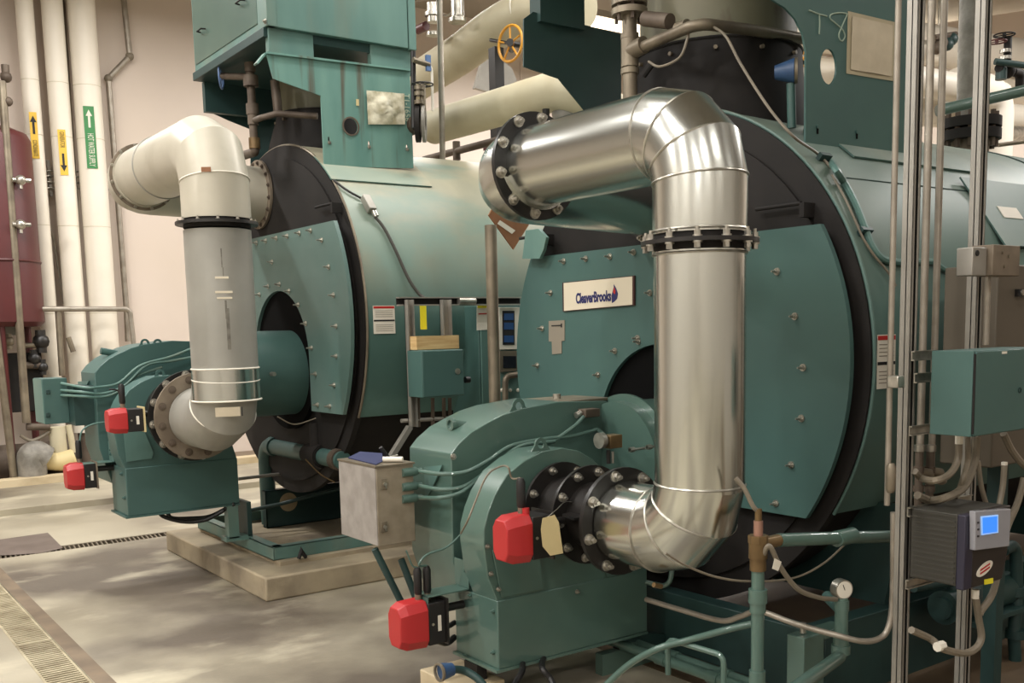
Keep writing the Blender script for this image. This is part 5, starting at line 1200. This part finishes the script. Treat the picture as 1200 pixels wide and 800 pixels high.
# thin conduit along the left of the strut with pull fitting
xk = at(1054.5, 400, 'Y', 1.98).x
o = MB().cyl((xk+.012, 2.022, at(1050, 592, 'Y', 2.0).z), (xk+.012, 2.022, 3.5), .010, seg=12).build('conduit', conduit); tag(o, 'slim conduit strapped to the left side of the heavy strut post', 'conduit')
p = at(1044, 560, 'Y', 1.98); o = MB().lathe(p-Z_*.05, Z_, [(0, .01), (.012, .016), (.088, .016), (.1, .01)], 16).build('pull_fitting', nickel); tag(o, 'oval conduit pull fitting on the left of the heavy strut post', 'fitting')
for py in (447, ): p = at(1050, py, 'Y', 1.98); o = MB().box(p-Vector((.02, .02, .02)), p+Vector((.02, .02, .02))).build('strut_clamp', steel, bevel=.003); tag(o, 'steel clamp on the slim conduit of the heavy strut post', 'clamp')
# green panel box
yp = 1.78
k = at(1141, 411, 'Y', yp); kb = at(1141, 511.5, 'Y', yp); xl = at(1092, 410, 'X', k.x).y; xr = at(1200, 450, 'Y', yp).x+.12
t = thing('panel_box', (k.x, yp, kb.z), 'green wall box with hinged door at the right, mounted on the struts', 'electrical box')
MB().box((k.x, yp, kb.z), (xr, min(xl, yk2-.045), k.z)).build('case', teal, t, bevel=.002)
MB().box((k.x+.006, yp-.008, kb.z+.003), (xr, yp-.001, k.z-.003)).build('door', teal, t, bevel=.002)
MB().cyl((k.x+.003, yp-.004, kb.z+.01), (k.x+.003, yp-.004, k.z-.01), .004, seg=8).build('hinge', black, t)
p = at(1177, 413, 'Y', yp-.009); MB().box(p-Vector((.016, .001, .004)), p+Vector((.016, 0, .004))).build('name_tag', white, t)
p = at(1195, 457, 'Y', yp-.009); MB().ring(p, Y_, .010, .007, .004, 20).build('lock', teald, t)
# brackets struts
for i, (py, px0, px1) in enumerate(((417, 1070, 1093), (443, 1073, 1093), (505, 1067, 1092), (600, 1065, 1135), (685, 1063, 1100))):
    a = at(px0, py, 'Y', yk2-.05); c = at(px1, py-3, 'Y', yk2-.05)
    MB().box((a.x, yk2-.055, a.z-.017), (c.x+.02, yk2-.043, a.z-.013)).box((a.x, yk2-.055, a.z+.013), (c.x+.02, yk2-.043, a.z+.017)).box((a.x, yk2-.047, a.z-.013), (c.x+.02, yk2-.043, a.z+.013)).build('cross_arm', steel, t1)
# hose loops
def hs(pts, r, lab): return cable(pts, r, hose, lab, 'hose', 'grey flexible hoses at the right rack', 'flexible_hose')
yh = 1.92
p = at(1124, 516, 'Y', yh); o = MB().cyl(p-Z_*.012, p+Z_*.018, .014, seg=8).build('hose_fitting', white); tag(o, 'white hose fitting under the green panel box', 'fitting')
hs(AY(yh, (1124, 518), (1122, 540), (1112, 556), (1095, 563))+AY(yh+.1, (1080, 560), (1072, 552)), .0125, 'upper flexible hose looping from the green panel box to the left')
hs(AY(yh, (1144, 512), (1142, 540), (1130, 570), (1108, 583))+AY(yh+.08, (1090, 586), (1075, 580)), .0145, 'lower flexible hose looping from the green panel box to the left')
hs(AY(yh, (1134, 512), (1134, 540), (1127, 565))+AY(yh+.1, (1118, 585)), .010, 'flexible hose between the two loops under the green panel box')
hs(AY(yh, (1146, 540), (1150, 570), (1157, 595)), .009, 'flexible hose running down from the loops to the drive')
hs(AY(yh-.0, (1176, 508), (1186, 528), (1200, 545), (1215, 555)), .013, 'flexible hose leaving the right bottom of the green panel box')
hs(AY(yh, (1177, 545), (1175, 570), (1170, 597)), .011, 'flexible hose going down into the drive, left one')
hs(AY(yh, (1200, 560), (1192, 590), (1178, 625), (1165, 690), (1150, 715), (1148, 720)), .013, 'flexible hose passing behind the drive at the right')
p = at(1177, 543, 'Y', yh); o = MB().box(p-Vector((.008, .008, .006)), p+Vector((.008, .008, .006))).build('hose_fitting', white); tag(o, 'small white square hose fitting right of the loops', 'fitting')
for px, r, lab in ((1077, .017, 'left tan pipe ending in an elbow cluster below the brackets'), (1090, .018, 'right tan pipe ending in an elbow cluster below the brackets')):
    p = at(px, 540, 'Y', 2.18); t = thing('conduit_drop', p-Z_*.2, lab, 'conduit')
    zA = at(px, 525, 'Y', 2.18).z; zB = at(px, 600, 'Y', 2.18).z
    MB().cyl((p.x, 2.18, zB), (p.x, 2.18, zA), r*.85, seg=14).build('pipe', brown, t)
    for py in (525, 550, 572): z9 = at(px, py, 'Y', 2.18).z; MB().cyl((p.x, 2.18, z9-.012), (p.x, 2.18, z9+.012), r*1.15, seg=14).build('coupling', steel if py == 525 else brown, t)
    MB().tube([(p.x, 2.18, p.z-.04), (p.x+.05, 2.17, p.z-.05), (p.x+.07, 2.17, p.z-.09)], r, 12).build('elbow', nickel, t)
# variable frequency drive
yd_ = 1.80
k = at(1132, 604, 'Y', yd_); kb = at(1130, 692, 'Y', yd_); xe_ = at(1183, 640, 'Y', yd_).x; yl = at(1098, 606, 'X', k.x).y
t = thing('frequency_drive', (k.x, yd_, kb.z), 'charcoal motor drive with lit blue screen on the strut posts', 'motor drive')
MB().box((k.x-.0, yd_+.03, kb.z+.01), (xe_, max(yl, yk2-.05), k.z)).build('heat_sink', drive, t, bevel=.003)
b = MB()
for i in range(14): z9 = kb.z+.02+i*(k.z-kb.z-.03)/13; b.box((k.x-.004, yd_+.035, z9-.003), (k.x, max(yl, yk2-.05)-.01, z9+.003))
b.build('fins', drive, t)
MB().box((k.x, yd_, kb.z), (k.x+.05, yd_+.03, k.z)).build('side_cheek', violet, t, bevel=.004)
MB().prism([Vector((x, yd_-.0, z)) for x, z in ((k.x+.05, kb.z), (xe_-.04, kb.z), (xe_-.01, kb.z+.1), (xe_, k.z), (k.x+.05, k.z))], (0, .03, 0)).build('front_cover', drived, t, bevel=.004)
c4 = AY(yd_-.022, (1143, 599), (1185, 596), (1183, 640), (1143, 645)); MB().prism(c4, (0, .022, 0)).build('keypad', clear, t, bevel=.003)
MB().prism(AY(yd_-.026, (1150.5, 605), (1170, 603), (1170, 624), (1151, 627)), (0, .004, 0)).build('screen_frame', screenw, t)
MB().prism(AY(yd_-.028, (1152, 606.5), (1168.7, 604.7), (1168.7, 622.8), (1152.3, 625)), (0, .003, 0)).build('screen', screen, t)
for py in (612, 620, 628): p = at(1146, py, 'Y', yd_-.022); MB().box(p-Vector((.004, .003, .003)), p+Vector((.004, 0, .003))).build('key', drived, t)
c = at(1153.5, 666, 'Y', yd_-.001); MB().prism([c+Vector((.05*math.cos(a), 0, .021*math.sin(a)+.012*math.cos(a))) for a in [2*PI*i/24 for i in range(24)]], (0, -.002, 0)).build('badge', white, t)
for dz in (.006, -.006): MB().obox(c+Vector((0, -.003, dz)), (.06, 0, .014), (0, .001, 0), (0, 0, .006)).build('badge_print', inkred, t)
MB().prism(AY(yd_-.002, (1154, 679), (1164, 677), (1164, 683), (1154, 685)), (0, .002, 0)).build('caution_label', yellowtag, t)
p = at(1143, 697, 'Y', yd_+.05); MB().cyl(p-Z_*.012, p+Z_*.02, .013, seg=8).build('fitting', white, t)
hs([p]+AY(yd_+.06, (1147, 725), (1150, 745), (1145, 758), (1132, 765), (1115, 763), (1102, 758))+AY(yd_+.12, (1090, 748), (1068, 738)), .013, 'flexible hose looping from the drive back to the left strut')
p = at(1101, 757, 'Y', yd_+.06); o = MB().cyl(p-X_*.015, p+X_*.02, .017, seg=8).build('hose_fitting', white); tag(o, 'white fitting on the hose loop under the drive', 'fitting')
# thermostat on second strut
yq2 = 1.93
k = at(1157, 290, 'Y', yq2); kb = at(1157, 323, 'Y', yq2); x1_ = at(1189, 300, 'Y', yq2).x
t = thing('disconnect_switch', (k.x, yq2, kb.z), 'grey metal switch box strapped to the second strut post', 'switch box')
MB().box((at(1140, 300, 'Y', yq2).x, yq2, kb.z), (k.x, yq2+.06, k.z)).build('housing', galv, t, bevel=.003)
MB().box((k.x+.004, yq2-.02, kb.z), (x1_, yq2+.06, k.z+.01)).build('body', flangegrey, t, bevel=.003)
p = at(1145, 296.5, 'Y', yq2-.001); MB().cyl(p, p-Y_*.003, .010, seg=16).build('knockout', rubber, t)
for px, py in ((1175, 295), (1182, 300), (1177, 312)): p = at(px, py, 'Y', yq2-.021); MB().cyl(p, p-Y_*.004, .006, seg=10).build('screw', nickel, t)
# tan cabinet at the right edge behind panel
c = at(1164, 310, 'Y', 2.1)
t = thing('tan_cabinet', (c.x, 2.1, .9), 'tan metal cabinet at the right edge behind the green panel box', 'cabinet')
MB().box((c.x, 2.08, at(1164, 548, 'Y', 2.08).z), (c.x+1.0, 2.3, c.z)).build('case', tankbeige, t, bevel=.006)
p = at(1192, 343, 'Y', 2.08); MB().box(p-Vector((.018, .02, .014)), p+Vector((.05, 0, .014))).build('latch', rubber, t); MB().cyl(p-Y_*.02, p-Y_*.026, .012, seg=12).build('latch_button', steel, t)
MB().box((c.x+.3, 2.2, 0), (c.x+.36, 2.26, 1.2)).build('leg', teald, t)
p = at(1158, 320, 'Y', 2.0); o = MB().cyl((p.x, 2.0, at(1157, 404, 'Y', 2.0).z), (p.x, 2.0, p.z), .011, seg=12).build('conduit', conduit); tag(o, 'short conduit between the grey switch box and the green panel box', 'conduit')
# pump + valves behind the drive on the skid
t = thing('feed_pump', at(1110, 735, 'Y', 2.35), 'teal electric pump on the near skid behind the drive', 'pump')
p = at(1105, 712, 'Y', 2.4); MB().cyl(p, p+X_*.55, .075, seg=28).cyl(p-X_*.02, p, .05, seg=20).build('motor', teald, t)
p2 = p+X_*.62; MB().cyl(p2, p2+X_*.14, .12, seg=28).build('volute', teald, t); MB().box(p+Vector((.1, -.1, -.09)), p+Vector((.9, .1, -.07))).build('base_plate', teald, t)
MB().cyl(p+Vector((.08, 0, .07)), p+Vector((.08, 0, .14)), .03, seg=14).build('terminal', teald, t)
t = thing('water_pipe', at(1190, 760, 'Y', 2.3), 'dark teal pipework with elbow right of the motor drive', 'pipe')
MB().tube(fillet(AY(2.35, (1175, 645), (1190, 636), (1192, 700), (1188, 740), (1190, 780)), .05), .028, 14).build('pipe', teald, t)
for py in (692, 742): p = at(1190, py, 'Y', 2.35); MB().cyl(p-Z_*.02, p+Z_*.02, .045, seg=18).build('flange', teald, t)
MB().cyl(at(1065, 622, 'Y', 2.4), at(1130, 612, 'Y', 2.4), .02, seg=12).build('branch', teald, t); MB().cyl(at(1070, 688, 'Y', 2.4), at(1120, 680, 'Y', 2.4), .022, seg=12).build('branch', teald, t)

# ================================================================ UPPER RIGHT BACKGROUND
def hp(a, b_, Y, rpx, lab, m=whitepvc, ends=True):
    pa = at(*a, 'Y', Y); pb = at(*b_, 'Y', Y)
    if b_[0] > 1200: pb = pa+(pb-pa)*((XB-pa.x)/(pb.x-pa.x))
    r = rpx*((pa+pb)/2-CAM).dot(fw)/F
    if b_[0] < 1200: o = MB().tube([pa, pb], r, 28).build('insulated_pipe', m); return tag(o, lab, 'pipe', None)
    o = thing('insulated_pipe', pa, lab, 'pipe'); MB().tube([pa, pb], r, 28).build('pipe_jacket', m, o)
    for q in (.45, .9):
        p = pa.lerp(pb, q); MB().cyl(p+Z_*r, (p.x, p.y, ZC), .008, seg=8).build('hanger_rod', steel, o)
    return o
t = thing('vent_column', at(1145, 150, 'Y', 3.9), 'grey steel vertical column pipe standing on a black flange on the near boiler', 'pipe')
cc = at(1137, 158, 'Y', 3.67); cr = 16*(cc-CAM).dot(fw)/F
MB().cyl((cc.x, 3.67, 2.6), (cc.x, 3.67, ZC-.0), cr, seg=28).build('column', greyins, t, sharp=30)
MB().cyl((cc.x, 3.67, 2.55), (cc.x, 3.67, 2.75), cr*1.3, seg=32).build('nozzle', flangegrey, t)
zf_ = at(1140, 160, 'Y', 3.67).z
for dz in (0, .075): MB().cyl((cc.x, 3.67, zf_+dz-.03), (cc.x, 3.67, zf_+dz+.03), cr*2.1, seg=36).build('flange', black, t)
for i in range(12): a = i*PI/6; MB().cyl((cc.x+cr*1.7*math.cos(a), 3.67+cr*1.7*math.sin(a), zf_-.08), (cc.x+cr*1.7*math.cos(a), 3.67+cr*1.7*math.sin(a), zf_+.14), .018, seg=6).build('bolt', brown, t)
hp((1040, 18), (1260, -12), 7.5, 16, 'white insulated pipe along the back at the top right')
o = hp((1040, 66), (1095, 60), 6.6, 14, 'short white pipe end behind the struts, upper one')
hp((1040, 88), (1172, 112), 6.0, 16, 'white insulated pipe behind the grey column ending in an elbow')
pa = at(1165, 112, 'Y', 6.0)
o = MB().tube(fillet([at(1120, 103, 'Y', 6.0), pa, pa-Z_*.9], .2), .2, 28).build('insulated_pipe', whitepvc); tag(o, 'white insulated elbow turning down right of the grey column', 'pipe')
hp((1040, 128), (1130, 135), 6.3, 16, 'white insulated pipe behind the struts, lower one')
hp((1172, 135), (1260, 142), 6.8, 13, 'white insulated pipe low at the right edge')
hp((1172, 156), (1260, 158), 6.5, 8, 'thin silver jacketed pipe low at the right edge', steel)
pipe('steam_pipe', [at(1098, 130, 'Y', 3.0), at(1260, 92, 'Y', 2.6)], .028, mint, 'green pipe slanting up to the right edge behind the struts')
pipe('drain_pipe', [at(1170, 170, 'Y', 4.0), at(1260, 158, 'Y', 3.7)], .015, nickel, 'thin pale pipe right of the black flange')
t = thing('gate_valve', at(1180, 100, 'Y', 5.2), 'dark valve with two handwheels at the upper right', 'valve')
p = at(1180, 82, 'Y', 5.2); MB().sphere(p, .08, 16).cyl(p, p+Z_*.3, .035, seg=12).cyl(p-X_*.15, p+X_*.25, .04, seg=12).build('valve_body', black, t)
for py, r in ((60, .05), (68, .055)): q = at(1178, py, 'Y', 5.2); MB().cyl(q-Z_*.015, q+Z_*.015, r, seg=16).build('bonnet', steel, t)
handwheel(t, at(1177, 41, 'Y', 5.2), Z_, .09, black, spokes=4); handwheel(t, at(1168, 49, 'Y', 5.25), Z_, .085, redtank, spokes=4)
MB().tube(fillet([p+X_*.1, p+X_*.25, p+X_*.25-Z_*.2], .06), .045, 14).build('outlet', black, t); MB().tube([p-X_*.1, p-X_*.1-Z_*.1], .05, 12).build('inlet', teald, t)
MB().tube([at(1166, 72, 'Y', 5.2), at(1210, 78, 'Y', 5.0)], .03, 12).build('bypass', teald, t)
t = thing('valve_cluster', at(1110, 60, 'Y', 6.4), 'dark small valves behind the struts at the upper right', 'valve')
for px, py in ((1103, 50), (1110, 52), (1115, 46), (1098, 56)): p = at(px, py, 'Y', 6.4); MB().sphere(p, .07, 10).build('valve_body', teald if px > 1105 else brown, t)
MB().tube(AY(6.4, (1095, 44), (1120, 40)), .03, 8).build('pipe', brown, t)
# yellow wheel glimpsed between stack and plate
t = thing('yellow_valve', at(938, 80, 'Y', 6.5), 'yellow handwheel glimpsed between stack and plate', 'valve'); c = at(938, 71, 'Y', 6.5); handwheel(t, c, Z_+Y_*.4, .13, handyellow, .015); MB().cyl(c, c-Z_*.3, .03, seg=10).build('stem', nickel, t)
hp((925, 30), (1250, 75), 7.2, 22, 'white insulated pipe seen through the arch beside the near stack'); hp((925, 82), (1250, 112), 7.4, 16, 'white insulated pipe seen through the round hole of the plate')
hp((930, 118), (1250, 140), 6.8, 6, 'thin silver pipe glimpsed behind the near stack base', steel)
